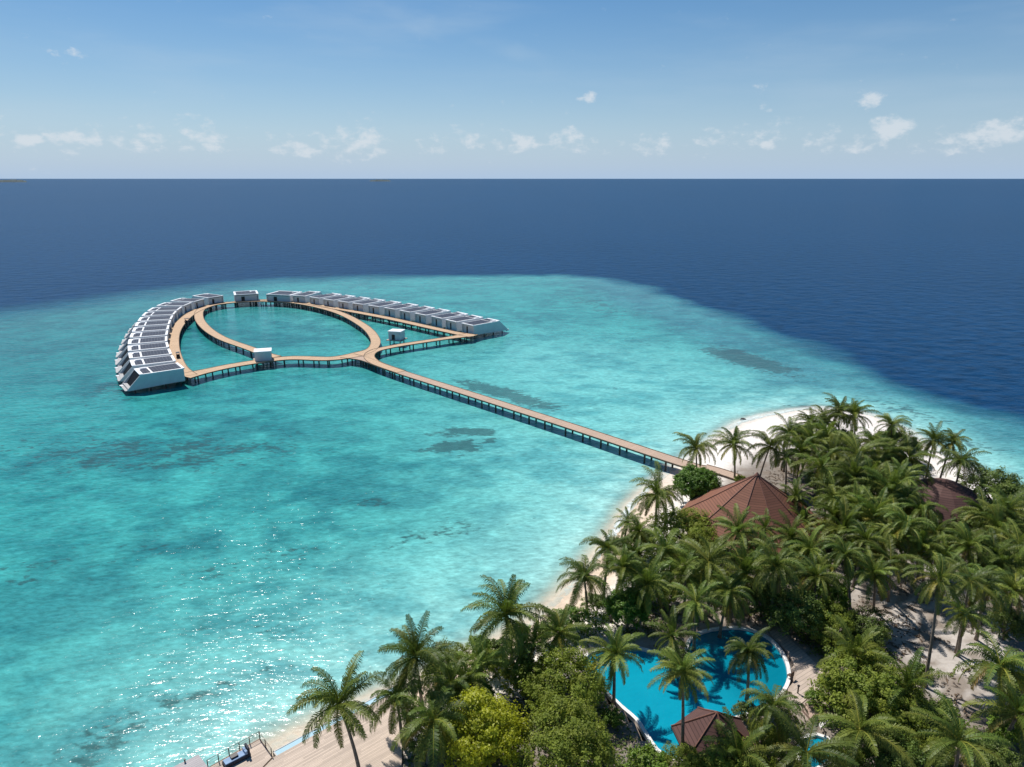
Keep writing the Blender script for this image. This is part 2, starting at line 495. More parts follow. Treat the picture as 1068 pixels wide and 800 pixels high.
# ------------------------------------------------------------------ sea
def axis(lo, hi, step, far):
    a = list(np.arange(lo, hi + step, step)); s = step
    p = a[-1]
    while p < far: s *= 1.35; p += s; a.append(p)
    p = a[0]; s = step
    while p > -far: s *= 1.35; p -= s; a.insert(0, p)
    return np.array(a)


def densify(a, lo_, hi_, step):
    return np.concatenate([a[a < lo_ - .01], np.arange(lo_, hi_, step), a[a >= hi_]])


xs = densify(axis(-300, 190, 2.0, 90000), -40, 124, .8); ys = densify(axis(40, 560, 2.0, 90000), 60, 204, .8)
me, X, Y = grid_mesh('sea', xs, ys, lambda X, Y: np.zeros(X.shape))
s = sdf(X, Y, SHORE); e = -sdf(X, Y, EDGE)
n1 = vnoise(X, Y, 60, 21); n2 = vnoise(X, Y, 22, 22); n3 = vnoise(X, Y, 120, 23, 3)


def blobmask(px, py, rx, ry, rot=0.0):
    """soft ellipse on the sea bed: centre by photo pixel, half axes in metres, rot in degrees from +X"""
    c = at(px, py); a = R(rot); dx, dy = X - c[0], Y - c[1]
    u = (dx * math.cos(a) + dy * math.sin(a)) / rx; v = (-dx * math.sin(a) + dy * math.cos(a)) / ry
    return np.exp(-(u * u + v * v) * 1.2)


DEEP = np.array((.004, .040, .108)); MID = np.array((.036, .300, .286)); LEFT = np.array((.018, .192, .196))
LIGHT = np.array((.145, .49, .465)); SHAL = np.array((.46, .70, .64)); FLAT = np.array((.040, .185, .225))
C = np.zeros(X.shape + (3,)); C[:] = MID
C = lerp(C, LEFT, sstep(-X + (n3 - .5) * 120, 70, 220) * .85)
C = lerp(C, LIGHT, np.clip(1.0 * blobmask(640, 395, 85, 60, 135) + .8 * blobmask(620, 480, 45, 30, 130) + .5 * blobmask(470, 600, 45, 16, 40) + .35 * blobmask(330, 335, 26, 45, 40), 0, 1) * (.85 + .3 * n2))
C = lerp(C, (.20, .54, .51), np.clip(np.exp(-np.maximum(s, 0) / 26), 0, 1) * .8)
C = lerp(C, SHAL, np.clip(np.exp(-np.maximum(s, 0) / 9.5), 0, 1) * .9)
# brown-green reef flat inside the drop-off on the right
fl = sstep(e + (n2 - .5) * 22, -16, -6) * (1 - sstep(e + (n2 - .5) * 26, 24, 52)) * sstep(X, 10, 70) * sstep(s + (n2 - .5) * 14, 10, 26)
C = lerp(C, FLAT, fl * (.45 + .5 * vnoise(X, Y, 9, 77)))
# soft sea-grass and rubble mottling, painted shade at the villa end, strongest away from the white sand
mo = .55 * vnoise(X, Y, 18, 61, 5) + .45 * vnoise(X * .8 + Y * .5, Y * .9 - X * .4, 5, 62, 3)
quiet = np.clip(blobmask(640, 400, 70, 45, 135) + blobmask(640, 470, 45, 25, 130) + np.exp(-np.maximum(s, 0) / 16), 0, 1)
big_ = np.clip(.9 * blobmask(125, 475, 36, 26, 20) + .9 * blobmask(105, 405, 12, 16, 30) + .6 * blobmask(390, 525, 30, 12, 30) + .5 * blobmask(230, 560, 50, 18, 35) + .5 * blobmask(60, 640, 30, 12, 35)  # second blob paints the shadow halo beside the near left villa
               + .7 * blobmask(90, 785, 26, 6, 38) + .5 * blobmask(480, 545, 26, 7, 45) + .45 * blobmask(300, 430, 50, 12, 15) + .4 * blobmask(300, 345, 30, 40, 40), 0, 1)
mk = sstep(mo + big_ * .13, .47, .66) * (1 - quiet) * (.40 + .42 * big_)
C = C * (1 - mk[..., None] * np.array((.62, .50, .42)))
C = C * (1 + .12 * (sstep(vnoise(X, Y, 7, 63, 4), .5, .7) * (1 - quiet * .7))[..., None] * np.array((1.6, 1, .9)))
# drop-off
wd = np.where(X < -60, 34.0, 15.0)
wd = 13 + 30 * (1 - sstep(X, -150, 0))
dp = 1 - sstep(e + (n2 - .5) * 16 + (n1 - .5) * 12, -wd, wd * .55)
mid = np.clip(1 - np.abs(dp - .5) * 2, 0, 1)
C = lerp(C, DEEP, dp)
C = lerp(C, (.022, .115, .17), mid * .4)
C = np.where((dp > .98)[..., None], C * (.93 + .14 * n3)[..., None], C)
reef_and_shade = np.clip(1.0 * blobmask(478, 466, 6, 3, 10) + 1.0 * blobmask(487, 449, 7, 3, -10) + .9 * blobmask(470, 455, 4, 3) + .9 * blobmask(505, 451, 4, 3) + .8 * blobmask(497, 470, 4, 2) + .7 * blobmask(449, 452, 3, 2) + .5 * blobmask(425, 434, 5, 1.5) + .9 * blobmask(462, 464, 3, 3) + .8 * blobmask(488, 460, 3, 2) + .7 * blobmask(512, 459, 2.5, 3) + .7 * blobmask(478, 476, 4, 1.6) + 1.0 * blobmask(505, 404, 15, 6, 140) + 1.0 * blobmask(550, 418, 17, 6, 138)
               + .9 * blobmask(795, 378, 30, 9, 110) + .75 * blobmask(760, 372, 22, 10, 115) + .7 * blobmask(120, 408, 12, 18, 30) + .45 * blobmask(150, 470, 38, 16, 20)  # coral, plus villa-end shadow painted in beside the left row
               + .4 * blobmask(385, 525, 12, 7, 20) + .45 * blobmask(490, 552, 10, 4, 40) + .4 * blobmask(430, 560, 12, 5, 40) + .5 * blobmask(90, 790, 16, 4, 35) + .4 * blobmask(190, 730, 20, 3.5, 35)
               + .5 * blobmask(60, 590, 30, 8, 35) + .5 * blobmask(250, 590, 22, 7, 30) + .55 * blobmask(620, 318, 60, 18, 115) + .6 * blobmask(540, 350, 10, 7) + .5 * blobmask(640, 405, 6, 3)
               + .6 * blobmask(950, 430, 22, 8, 118) + .6 * blobmask(1010, 462, 18, 6, 118) + .4 * blobmask(330, 345, 14, 30, 40) + .5 * blobmask(440, 470, 8, 4) + .7 * blobmask(840, 424, 14, 1.2, -8)
               + .4 * blobmask(230, 480, 40, 14, 25) + .38 * blobmask(330, 640, 25, 6, 35) + .35 * blobmask(40, 460, 40, 20, 20) + .45 * blobmask(620, 571, 3, 2), 0, 1.3)
reef_and_shade = reef_and_shade * (1 - dp)
foam = np.exp(-((s - .5 - (n2 - .5) * 2.4) / .9) ** 2) * (.55 + .65 * np.clip(blobmask(780, 441, 16, 6, 30) * 2 + blobmask(650, 545, 16, 8, 50), 0, 1)) * sstep(n1 * .5 + n2 * .5, .3, .55)
foam += .8 * np.exp(-((s - 2.6 - (n1 - .5) * 5) / .8) ** 2) * blobmask(778, 441, 12, 5, 30)
set_col(me, 'Col', C)
set_float(me, 'reef_and_shade', reef_and_shade); set_float(me, 'deep', dp); set_float(me, 'foam', np.clip(foam, 0, 1)); set_float(me, 'cover', sstep(s, -.6, 7))


def sea_material():
    m, t = new_mat('sea_water')
    A = lambda n: t.n('ShaderNodeAttribute', attribute_name=n)
    geo = t.n('ShaderNodeNewGeometry')
    pos = geo.outputs['Position']
    deep = A('deep').outputs['Fac']; reef_and_shade = A('reef_and_shade').outputs['Fac']
    col = A('Col').outputs['Color']
    # sea bed mottle seen through the water
    mp = t.n('ShaderNodeMapping', i_Vector=pos); mp.inputs['Rotation'].default_value = (0, 0, R(-35)); mp.inputs['Scale'].default_value = (.6, 1, 1)
    m1 = t.noise(mp.outputs[0], .16, 6, .62); m2 = t.noise(mp.outputs[0], .035, 4, .55); m3 = t.noise(mp.outputs[0], .75, 4, .6)
    k = t.math('ADD', t.math('MULTIPLY', m1, .55), t.math('MULTIPLY', m2, .45))
    lag = t.math('SUBTRACT', 1.0, deep)
    dk = t.math('MULTIPLY', t.ramp(k, .45, .62), t.math('MULTIPLY', lag, .8))
    c = t.mix(dk, col, t.mix(1.0, col, (.40, .60, .66), 'MULTIPLY'))
    lt = t.math('MULTIPLY', t.ramp(t.math('ADD', t.math('MULTIPLY', m3, .6), t.math('MULTIPLY', m1, .4)), .5, .72), t.math('MULTIPLY', lag, .35))
    c = t.mix(lt, c, t.mix(1.0, c, (1.4, 1.15, 1.1), 'MULTIPLY'))
    wv0 = t.n('ShaderNodeMapping', i_Vector=pos); wv0.inputs['Rotation'].default_value = (0, 0, R(-33)); wv0.inputs['Scale'].default_value = (.5, 1, 1)
    m4 = t.noise(mp.outputs[0], .42, 7, .72)
    kk = t.math('ADD', t.math('MULTIPLY', t.math('SUBTRACT', m4, .5), t.math('MULTIPLY', lag, 1.0)), 1.0)
    kc = t.n('ShaderNodeCombineColor', i_0=kk, i_1=kk, i_2=kk)
    c = t.mix(1.0, c, kc.outputs[0], 'MULTIPLY')
    m5 = t.noise(wv0.outputs[0], 1.15, 4, .65); m6 = t.noise(wv0.outputs[0], .26, 6, .72)
    ch = t.math('ADD', t.math('MULTIPLY', t.math('SUBTRACT', m5, .5), t.math('MULTIPLY', lag, 1.3)), t.math('ADD', t.math('MULTIPLY', t.math('SUBTRACT', m6, .5), t.math('MULTIPLY', deep, 2.3)), 1.0))  # caustic streaks in the lagoon and deep-water wave reflections, painted into the colour
    kc = t.n('ShaderNodeCombineColor', i_0=ch, i_1=ch, i_2=ch)
    c = t.mix(1.0, c, kc.outputs[0], 'MULTIPLY')
    rm = t.math('MULTIPLY', t.ramp(t.math('ADD', reef_and_shade, t.math('MULTIPLY', t.math('SUBTRACT', t.math('ADD', t.math('MULTIPLY', m1, .45), t.math('MULTIPLY', m3, .6)), .53), 3.2)), .46, .80), .85)
    c = t.mix(rm, c, t.mix(.18, (.028, .070, .068), c))
    # waves: crests run about 35 degrees from +X
    wv = t.n('ShaderNodeMapping', i_Vector=pos); wv.inputs['Rotation'].default_value = (0, 0, R(-33)); wv.inputs['Scale'].default_value = (.42, 1, 1)
    w1 = t.noise(wv.outputs[0], .55, 3, .55); w2 = t.noise(wv.outputs[0], 1.7, 3, .6)
    wv2 = t.n('ShaderNodeMapping', i_Vector=pos); wv2.inputs['Rotation'].default_value = (0, 0, R(-12)); wv2.inputs['Scale'].default_value = (.8, 1, 1)
    w3 = t.noise(wv2.outputs[0], .12, 3, .55)
    big = t.math('MULTIPLY', w3, t.math('ADD', t.math('MULTIPLY', deep, 2.6), .35))
    hgt = t.math('ADD', t.math('ADD', t.math('MULTIPLY', w1, .62), t.math('MULTIPLY', w2, .26)), big)
    bp = t.n('ShaderNodeBump', i_Height=hgt); bp.inputs['Distance'].default_value = .37; bp.inputs['Strength'].default_value = 1.0
    # reflected light on deep-water waves is painted by the colour noise above
    # white caps
    cap = t.math('MULTIPLY', t.ramp(t.math('ADD', t.math('MULTIPLY', t.noise(wv.outputs[0], .28, 6, .62), .6), t.math('MULTIPLY', t.noise(wv2.outputs[0], .02, 2), .4)), .675, .73), .8)
    fo = t.math('MULTIPLY', A('foam').outputs['Fac'], t.ramp(t.noise(pos, .9, 5, .65), .30, .55))
    fm = t.math('MAXIMUM', cap, fo)
    c = t.mix(fm, c, (.82, .86, .86))
    b = t.n('ShaderNodeBsdfPrincipled', i_Base_Color=c, i_Normal=bp.outputs[0])
    t.link(t.math('ADD', t.math('MULTIPLY', fm, .5), t.math('ADD', t.math('MULTIPLY', deep, .17), .15)), b.inputs['Roughness'])
    b.inputs['IOR'].default_value = 1.33; t.link(t.math('SUBTRACT', .23, t.math('MULTIPLY', deep, .17)), b.inputs['Specular IOR Level'])
    tr = t.n('ShaderNodeBsdfTransparent')
    cov = t.math('MAXIMUM', A('cover').outputs['Fac'], fm)
    mx = t.n('ShaderNodeMixShader', i_0=cov, i_1=tr.outputs[0], i_2=b.outputs[0])
    finish(t, mx.outputs[0]); return m


me.materials.append(sea_material())
sea = link(bpy.data.objects.new('sea', me)); sea['kind'] = 'structure'

# far islands on the horizon
for px, wpx, dist, hh, lab in ((16, 38, 17000, 42, 'longest low wooded island on the horizon, faint and at the far left'),
                               (51, 22, 15500, 46, 'short low wooded island on the horizon beside the long faint one'),
                               (407, 20, 16500, 40, 'tiny dark island alone on the horizon above the round villa loop')):
    a = math.atan((px - 534) / FPX / math.cos(TILT)); L = wpx / FPX * dist; L *= 1.0
    rng = np.random.RandomState(px); mb = MB(); n = 40
    top = [hh * (.35 + .65 * math.sin(math.pi * min(1, max(0, (i / n)))) ** .4) * (.75 + .4 * rng.rand()) for i in range(n + 1)]
    vs = []
    for j, (dy, kz) in enumerate(((-260, 0), (-170, .8), (0, 1), (170, .8), (260, 0))):
        for i in range(n + 1):
            ww = 1 - .0 * abs(i / n - .5)
            vs.append((-L / 2 + L * i / n, dy * ww, 0 if kz == 0 else top[i] * kz))
    mb.add(vs, [(j * (n + 1) + i, j * (n + 1) + i + 1, (j + 1) * (n + 1) + i + 1, (j + 1) * (n + 1) + i) for j in range(4) for i in range(n)])
    o = mb.build('far_island', simple('far_wood', (.05, .078, .085), .9, .2, .01))
    o.location = (dist * math.sin(a), dist * math.cos(a), 0); o.rotation_euler = (0, 0, -a)
    o['kind'] = 'structure'

# ------------------------------------------------------------------ boardwalks on piles
def boardwalk(name, label, pts, width, z, pile_step=5.4, mat='deckwood', piles=True, ends=(0, 0), skip=None, z_end=None, pile_len=None):
    P, L = spline(pts, 1.5)
    T = np.gradient(P, axis=0); T /= np.linalg.norm(T, axis=1)[:, None]
    N = np.stack([-T[:, 1], T[:, 0]], 1)
    q = np.linspace(0, 1, len(P))
    wd = np.array([width + ends[0] * max(0, 1 - t_ * L / 14) ** 2 + ends[1] * max(0, 1 - (1 - t_) * L / 14) ** 2 for t_ in q]) / 2
    zz = np.full(len(P), z) if z_end is None else z + (z_end - z) * q
    o = P.mean(0)
    root = thing(name, label, 'boardwalk', (o[0], o[1], 0), 0, 'timber boardwalks over the lagoon')
    P = P - o
    A, B = P + N * wd[:, None], P - N * wd[:, None]
    n = len(P)
    mb = MB()
    vs = []
    for off in (0, -.16):
        for i in range(n): vs += [(*A[i], zz[i] + off), (*B[i], zz[i] + off)]
    fs = []
    for i in range(n - 1):
        a, b_, c_, d_ = 2 * i, 2 * i + 1, 2 * i + 3, 2 * i + 2
        fs.append((a, b_, c_, d_)); k = 2 * n
        fs.append((k + d_, k + c_, k + b_, k + a)); fs.append((a, d_, k + d_, k + a)); fs.append((b_, k + b_, k + c_, c_))
    fs.append((0, 2 * n, 2 * n + 1, 1)); m_ = 2 * n - 2; fs.append((m_, m_ + 1, m_ + 1 + 2 * n, m_ + 2 * n))
    mb.add(vs, fs)
    # boards run across: give the mesh along/across coordinates for the board pattern
    dk = mb.build('decking', DECKS[mat], root)
    L_ = np.concatenate([[0], np.cumsum(np.linalg.norm(np.diff(P, axis=0), axis=1))])
    al = np.repeat(L_, 2); set_float(dk.data, 'along', np.concatenate([al, al]))
    # edge beams and kerb rails
    for S, sg in ((A, -1), (B, 1)):
        e_ = MB(); vs = []
        for i in range(n):
            for du, dz in ((0.02, .10), (.20, .10), (.20, -.26), (0.02, -.26)):
                p = S[i] + sg * N[i] * du - sg * N[i] * .21; vs.append((*(p), zz[i] + dz))
        # beam stands just outside the decking
        vs = [(v[0], v[1], v[2]) for v in vs]
        fs = [(4 * i + k, 4 * i + (k + 1) % 4, 4 * i + 4 + (k + 1) % 4, 4 * i + 4 + k) for i in range(n - 1) for k in range(4)]
        fs += [(3, 2, 1, 0), (4 * n - 4, 4 * n - 3, 4 * n - 2, 4 * n - 1)]
        e_.add(vs, fs); e_.build('edge_beam', M['fascia'], root)
    if piles:
        npl = min(48, max(2, int(L / pile_step)))
        pm = None
        for j in range(npl):
            f = (j + .5) / npl * (n - 1); i = int(f)
            c = P[i]
            if skip and skip(c + o): continue
            for sg in (1, -1):
                p = c + sg * N[i] * (wd[i] - .35)
                if pm is None:
                    mb = MB(); mb.tube([(0, 0, -3), (0, 0, z - .17)], .24, 8); pm = mb.mesh('pile', M['pile'])
                po = link(bpy.data.objects.new('pile', pm), root); po.location = (p[0], p[1], 0)
            cb = MB(); cb.box((c[0], c[1], zz[i] - .42), (.28, 2 * wd[i] - .5, .26), math.atan2(T[i][1], T[i][0])); cb.build('cross_beam', M['pile'], root)
    return root


def deck_strip_mat(name, col):
    m, t = new_mat(name)
    al = t.n('ShaderNodeAttribute', attribute_name='along').outputs['Fac']
    row = t.math('DIVIDE', al, .22); fl = t.math('FLOOR', row); fr = t.math('FRACT', row)
    cv = t.n('ShaderNodeCombineXYZ', i_0=fl); wn = t.n('ShaderNodeTexWhiteNoise', noise_dimensions='3D', i_Vector=cv.outputs[0])
    tc = t.n('ShaderNodeTexCoord'); st = t.noise(tc.outputs['Object'], .25, 6, .62); s2 = t.noise(tc.outputs['Object'], 1.6, 4, .6)
    f = t.math('ADD', t.math('ADD', t.math('MULTIPLY', wn.outputs[0], .3), t.math('MULTIPLY', st, .55)), t.math('MULTIPLY', s2, .25))
    c = t.mix(f, [q * .72 for q in col], [min(1, q * 1.22) for q in col])
    c = t.mix(t.math('LESS_THAN', fr, .08), c, [q * .4 for q in col])
    b = t.n('ShaderNodeBsdfPrincipled', i_Base_Color=c); b.inputs['Roughness'].default_value = .8; b.inputs['Specular IOR Level'].default_value = .2
    finish(t, b.outputs[0]); return m


DECKS = {'deckwood': deck_strip_mat('boardwalk_boards', (.53, .37, .24)), 'deckgrey': deck_strip_mat('jetty_boards', (.47, .345, .26))}
A_ = lambda pts, z: [at(x, y, z) for x, y in pts]
ZD = 2.5
boardwalk('jetty', 'long straight timber jetty running from the beach out to the villa loop', A_([(735, 489), (712, 483), (600, 446), (500, 414), (430, 392), (400, 382), (380, 374.5), (362, 371)], ZD), 3.5, ZD, 6.4, 'deckgrey', ends=(0, 3.2), z_end=ZD + .02)
boardwalk('boardwalk', 'straight timber boardwalk from the jetty junction to the near end of the left villa row',
          A_([(378, 369), (345, 374), (300, 373.5), (250, 380), (215, 387), (192, 392.5)], ZD), 5.0, ZD + .03, ends=(2, 2.5))
boardwalk('boardwalk', 'oval timber boardwalk ringing the lagoon in front of the villas',
          A_([(284, 373), (262, 364), (232, 353), (215, 342), (207.5, 331), (211, 322), (232, 316.5), (270, 314), (310, 316), (350, 325), (378, 339), (391, 353), (388, 364), (372, 370)], ZD), 3.6, ZD + .05, ends=(3, 3))
boardwalk('boardwalk', 'curved timber boardwalk along the doors of the left villa row',
          A_([(194, 392), (185, 378), (180.5, 362), (182, 347), (190, 335), (203, 325), (222, 318), (240, 315.5)], ZD), 4.2, ZD + .07, ends=(2.5, 1))
boardwalk('boardwalk', 'timber boardwalk along the doors of the right villa row',
          A_([(262, 313.5), (300, 313.5), (340, 320), (400, 331), (450, 342), (478, 348), (494, 350.5)], ZD), 3.8, ZD + .09, ends=(1, 2))
boardwalk('boardwalk', 'curving timber boardwalk from the jetty junction to the right villa row',
          A_([(418, 388), (402, 382.5), (390, 377.5), (385, 371.5), (391, 366), (410, 361.5), (435, 357.5), (462, 353.5), (490, 349.5)], ZD), 3.6, ZD + .11, 5.5, ends=(0, 3))
bw = boardwalk('beach_path', 'greyish plank path over the white sand at the landward end of the jetty',
          A_([(734, 487), (750, 491.5), (770, 498)], 1.3), 3.0, 1.35, piles=False, mat='deckgrey')
bw['category'] = 'path'; del bw['group']
# ------------------------------------------------------------------ overwater villas
VL, VW, ZR, ZF, SL = 12.9, 9.4, 5.75, 2.0, 4.3      # roof length, width, roof height, floor height, outward slant


def make_villa(name):
    root = thing(name, '', 'villa')
    hw = VW / 2
    f = MB(); f.box((VL / 2 + 1.9, 0, ZF - .18), (VL + 3.8, VW - .2, .3)); f.build('floor_slab', M['slab'], root)
    for sg in (-1, 1):       # fin walls with the slanted outer end
        pr = [(0, ZF - .05), (VL + SL - .7, ZF - .75), (VL + SL, ZF - .55), (VL, ZR), (0, ZR)]
        y0, y1 = sg * hw, sg * (hw - .28)
        vs = [(x, y0, z) for x, z in pr] + [(x, y1, z) for x, z in pr]; n = 5
        fs = [tuple(range(n)), tuple(range(2 * n - 1, n - 1, -1))] + [(i, n + i, n + (i + 1) % n, (i + 1) % n) for i in range(n)]
        if sg > 0: fs = [q[::-1] for q in fs]
        m_ = MB(); m_.add(vs, fs); m_.build('side_wall', M['white'], root)
    fw = MB()
    fw.box((.65, hw - .29 - 1.15, (ZF + ZR - .4) / 2), (.2, 2.3, ZR - ZF - .42))
    fw.box((.65, -(.29 / 2 + 1.75 - .145), (ZF + ZR - .4) / 2), (.2, hw * 2 - .6 - 2.3 - 1.5, ZR - ZF - .42))
    fw.box((.65, hw - .29 - 2.3 - .75, ZR - .65), (.2, 1.5, .5)); fw.build('front_wall', M['white'], root)
    dd = MB(); dd.box((.8, hw - .29 - 2.3 - .75, (ZF + ZR - .9) / 2), (.1, 1.48, ZR - ZF - .92)); dd.build('door', M['dark'], root)
    rf = MB(); rf.box((VL / 2 - .15, 0, ZR + .003 + .15), (VL + .3, VW + .1, .3))
    rf.box((VL - .35, 0, ZR + .34), (.9, VW - .1, .08)); rf.box((-.02, 0, ZR + .34), (.55, VW - .1, .08)); rf.build('roof', M['whiteroof'], root)
    sp = MB(); sp.box((4.75, 0, ZR + .36), (8.4, VW - 1.5, .08)); sp.build('solar_panel', M['solar'], root)
    sp = MB(); sp.box((10.7, 1.1, ZR + .36), (2.3, VW - 3.7, .08)); sp.build('solar_panel', M['solar'], root)
    st = MB(); st.box((10.5, -3.2, ZR + .45), (1.9, 1.6, .3)); st.build('roof_box', M['white'], root)
    gl = MB()
    a, b_ = (VL + .05, ZR - .05), (VL + SL - 1.6, ZF - .05)
    gl.add([(a[0], -hw + .3, a[1]), (a[0], hw - .3, a[1]), (b_[0], hw - .3, b_[1]), (b_[0], -hw + .3, b_[1]),
            (a[0] - .15, -hw + .3, a[1]), (a[0] - .15, hw - .3, a[1]), (b_[0] - .15, hw - .3, b_[1]), (b_[0] - .15, -hw + .3, b_[1])],
           [(0, 3, 2, 1), (4, 5, 6, 7), (0, 1, 5, 4), (1, 2, 6, 5), (2, 3, 7, 6), (3, 0, 4, 7)])
    gl.build('glass_front', M['facade'], root)
    tb = MB(); tb.box((VL + SL - .6, 0, ZF - .62), (2.0, VW - .62, .2)); tb.build('terrace', M['slab'], root)
    sp = MB(); sp.box((VL + SL + .1, -hw + .95, ZF - .85), (1.0, 1.1, .7)); sp.build('plunge_tub', M['whiteroof'], root)
    for k in range(4):
        for sg in (-1, 1):
            pl = MB(); pl.tube([(1.2 + k * 4.5, sg * (hw - 1.0), -3), (1.2 + k * 4.5, sg * (hw - 1.0), ZF - .34)], .22, 8); pl.build('stilt', M['pile'], root)
    return root


villa0 = make_villa('overwater_villa')
first_villa = True
ORD = ['first', 'second', 'third', 'fourth', 'fifth', 'sixth', 'seventh', 'eighth', 'ninth', 'tenth', 'eleventh', 'twelfth', 'thirteenth', 'fourteenth', 'fifteenth']


def place_villa(p, out, label, group, sx=1.0, sy=1.0):
    global first_villa
    v = villa0 if first_villa else copy_tree(villa0)
    first_villa = False
    v.location = (p[0], p[1], 0); v.rotation_euler = (0, 0, math.atan2(out[1], out[0])); v.scale = (sx, sy, 1)
    tag(v, label, 'villa', group)


Lp = A_([(191.5, 385), (182, 376), (175, 361), (174, 350), (178, 334), (184.5, 324.5), (195, 318), (212, 312.5), (226, 309.8), (238, 308.2)], ZR)
P, L = spline(Lp, .5); nv = 14
for i in range(nv):
    f = int((i + .42) / nv * (len(P) - 1)); tdir = P[min(f + 4, len(P) - 1)] - P[max(f - 4, 0)]; tdir /= np.linalg.norm(tdir)
    out = np.array([-tdir[1], tdir[0]])
    if i == 0: lab = 'white villa at the near end of the left row, broad blank side wall exposed'
    elif i == nv - 1: lab = 'white solar-roofed villa at the far top end of the left curved row'
    else: lab = f'white solar-roofed villa, {ORD[i]} from the near end of the left row'
    place_villa(P[f], out, lab, 'villas of the left curved row', 1.0, .95)
Rp = A_([(495, 340.5), (470, 335), (453, 331), (437, 328), (405, 322), (371, 317), (339, 312.5), (318, 309.5), (300, 308.5)], ZR)
P, L = spline(Rp, .5); nv = 12
for i in range(nv):
    f = int((i + .42) / nv * (len(P) - 1)); tdir = P[min(f + 4, len(P) - 1)] - P[max(f - 4, 0)]; tdir /= np.linalg.norm(tdir)
    out = np.array([tdir[1], -tdir[0]])
    if i == 0: lab = 'white villa at the near right end of the right row, trapezoid side wall exposed'
    else: lab = f'white solar-roofed villa, {ORD[i]} from the near right end of the right row'
    place_villa(P[f], out, lab, 'villas of the right row', 1.17, .80)
p = at(290, 308, ZR); place_villa(p, (.25, 1), 'wider white villa at the far left end of the right row', 'villas of the right row', .95, 1.5)
p = at(257, 307.5, ZR); place_villa(p, (-.42, 1), 'lone white villa standing between the two rows at the back of the loop', None, .95, 1.28)

# service huts and carts
for px, py, sx, sy, rz, lab, door in ((272.5, 376.5, 5.6, 5.0, .30, 'small plain white service hut on the near left side of the loop', False),
                                (413, 354.5, 5.2, 4.6, -.25, 'small white hut with dark doorway beside the right boardwalk junction', True)):
    p = at(px, py, ZD)
    r_ = thing('service_hut', lab, 'hut', (p[0], p[1] + sy / 2, ZD), rz)
    m_ = MB(); m_.box((0, 0, 1.55), (sx, sy, 3.3)); m_.build('wall', M['white'], r_)
    m_ = MB(); m_.box((0, 0, 3.36), (sx + .4, sy + .4, .28)); m_.build('roof', M['whiteroof'], r_)
    m_ = MB(); m_.box((0, 0, -.25), (sx + 1.6, sy + 1.6, .26)); m_.build('platform', M['deckgrey'], r_)
    if door:
        m_ = MB(); m_.box((-.5, -sy / 2 - .02, 1.05), (1.3, .1, 2.1)); m_.build('door', M['dark'], r_)
    else:
        m_ = MB(); m_.box((sx / 2 + .02, 0, 1.05), (.1, 1.3, 2.1)); m_.build('door', M['dark'], r_)
    for ax in (-1, 1):
        for ay in (-1, 1):
            m_ = MB(); m_.tube([(ax * sx * .42, ay * sy * .42, -5.4), (ax * sx * .42, ay * sy * .42, -.39)], .22, 8); m_.build('stilt', M['pile'], r_)


def make_cart():
    r_ = thing('golf_cart', '', 'golf cart')
    m_ = MB(); m_.box((0, 0, .5), (2.3, 1.15, .35)); m_.box((.85, 0, .8), (.55, 1.1, .35)); m_.build('body', M['black'], r_)
    m_ = MB(); m_.box((-.35, 0, .85), (.6, 1.05, .3)); m_.box((-.7, 0, 1.15), (.14, 1.05, .55)); m_.build('seat', M['darkfab'], r_)
    m_ = MB(); m_.box((-.1, 0, 1.93), (2.0, 1.25, .09)); m_.build('roof', M['black'], r_)
    for ax in (-1, 1):
        for ay in (-1, 1):
            m_ = MB(); m_.tube([(ax * .85 - .1, ay * .52, .68), (ax * .75 - .1, ay * .52, 1.885)], .035, 6); m_.build('roof_post', M['black'], r_)
            m_ = MB(); m_.tube([(ax * .75, ay * .47, .26), (ax * .75, ay * .62, .26)], .25, 12); m_.build('wheel', M['black'], r_)
    return r_


c0 = make_cart(); p = at(186, 373, ZD + .08)
c0.location = (p[0], p[1], ZD + .075); c0.rotation_euler = (0, 0, 2.0); tag(c0, 'dark golf cart parked on the near part of the left villa boardwalk', 'golf cart')
c1 = copy_tree(c0); p = at(195.5, 336.5, ZD + .08)
c1.location = (p[0], p[1], ZD + .075); c1.rotation_euler = (0, 0, .9); tag(c1, 'dark golf cart where the oval boardwalk splits from the left villa boardwalk', 'golf cart')

# ------------------------------------------------------------------ island buildings
def round_roof(root, rad, z0, z1, n=8, rot=0.0, over=.25, eave=.35, mat='roof'):
    prof = [(rad, z0), (rad * .62, z0 + (z1 - z0) * .36), (.02, z1)]
    # straight slopes with a slight lift at the eaves
    m_ = MB(); vs = []
    for r_, z in prof:
        for k in range(n):
            a = rot + 2 * math.pi * k / n; vs.append((r_ * math.cos(a), r_ * math.sin(a), z))
    fs = [(j * n + k, j * n + (k + 1) % n, (j + 1) * n + (k + 1) % n, (j + 1) * n + k) for j in range(2) for k in range(n)]
    base = len(vs)
    for k in range(n):
        a = rot + 2 * math.pi * k / n; vs.append((rad * math.cos(a), rad * math.sin(a), z0 - eave))
    fs += [(base + k, base + (k + 1) % n, (k + 1) % n, k) for k in range(n)]
    vs.append((0, 0, z0 - eave)); fs += [(base + (k + 1) % n, base + k, len(vs) - 1) for k in range(n)]
    m_.add(vs, fs); roof = m_.build('roof', M[mat], root)
    for k in range(n):
        a = rot + 2 * math.pi * k / n; u = (math.cos(a), math.sin(a))
        q = MB(); q.tube([(u[0] * r_, u[1] * r_, z + .05) for r_, z in prof], .10, 6); q.build('ridge_cap', M['roofridge'], roof)
    return roof


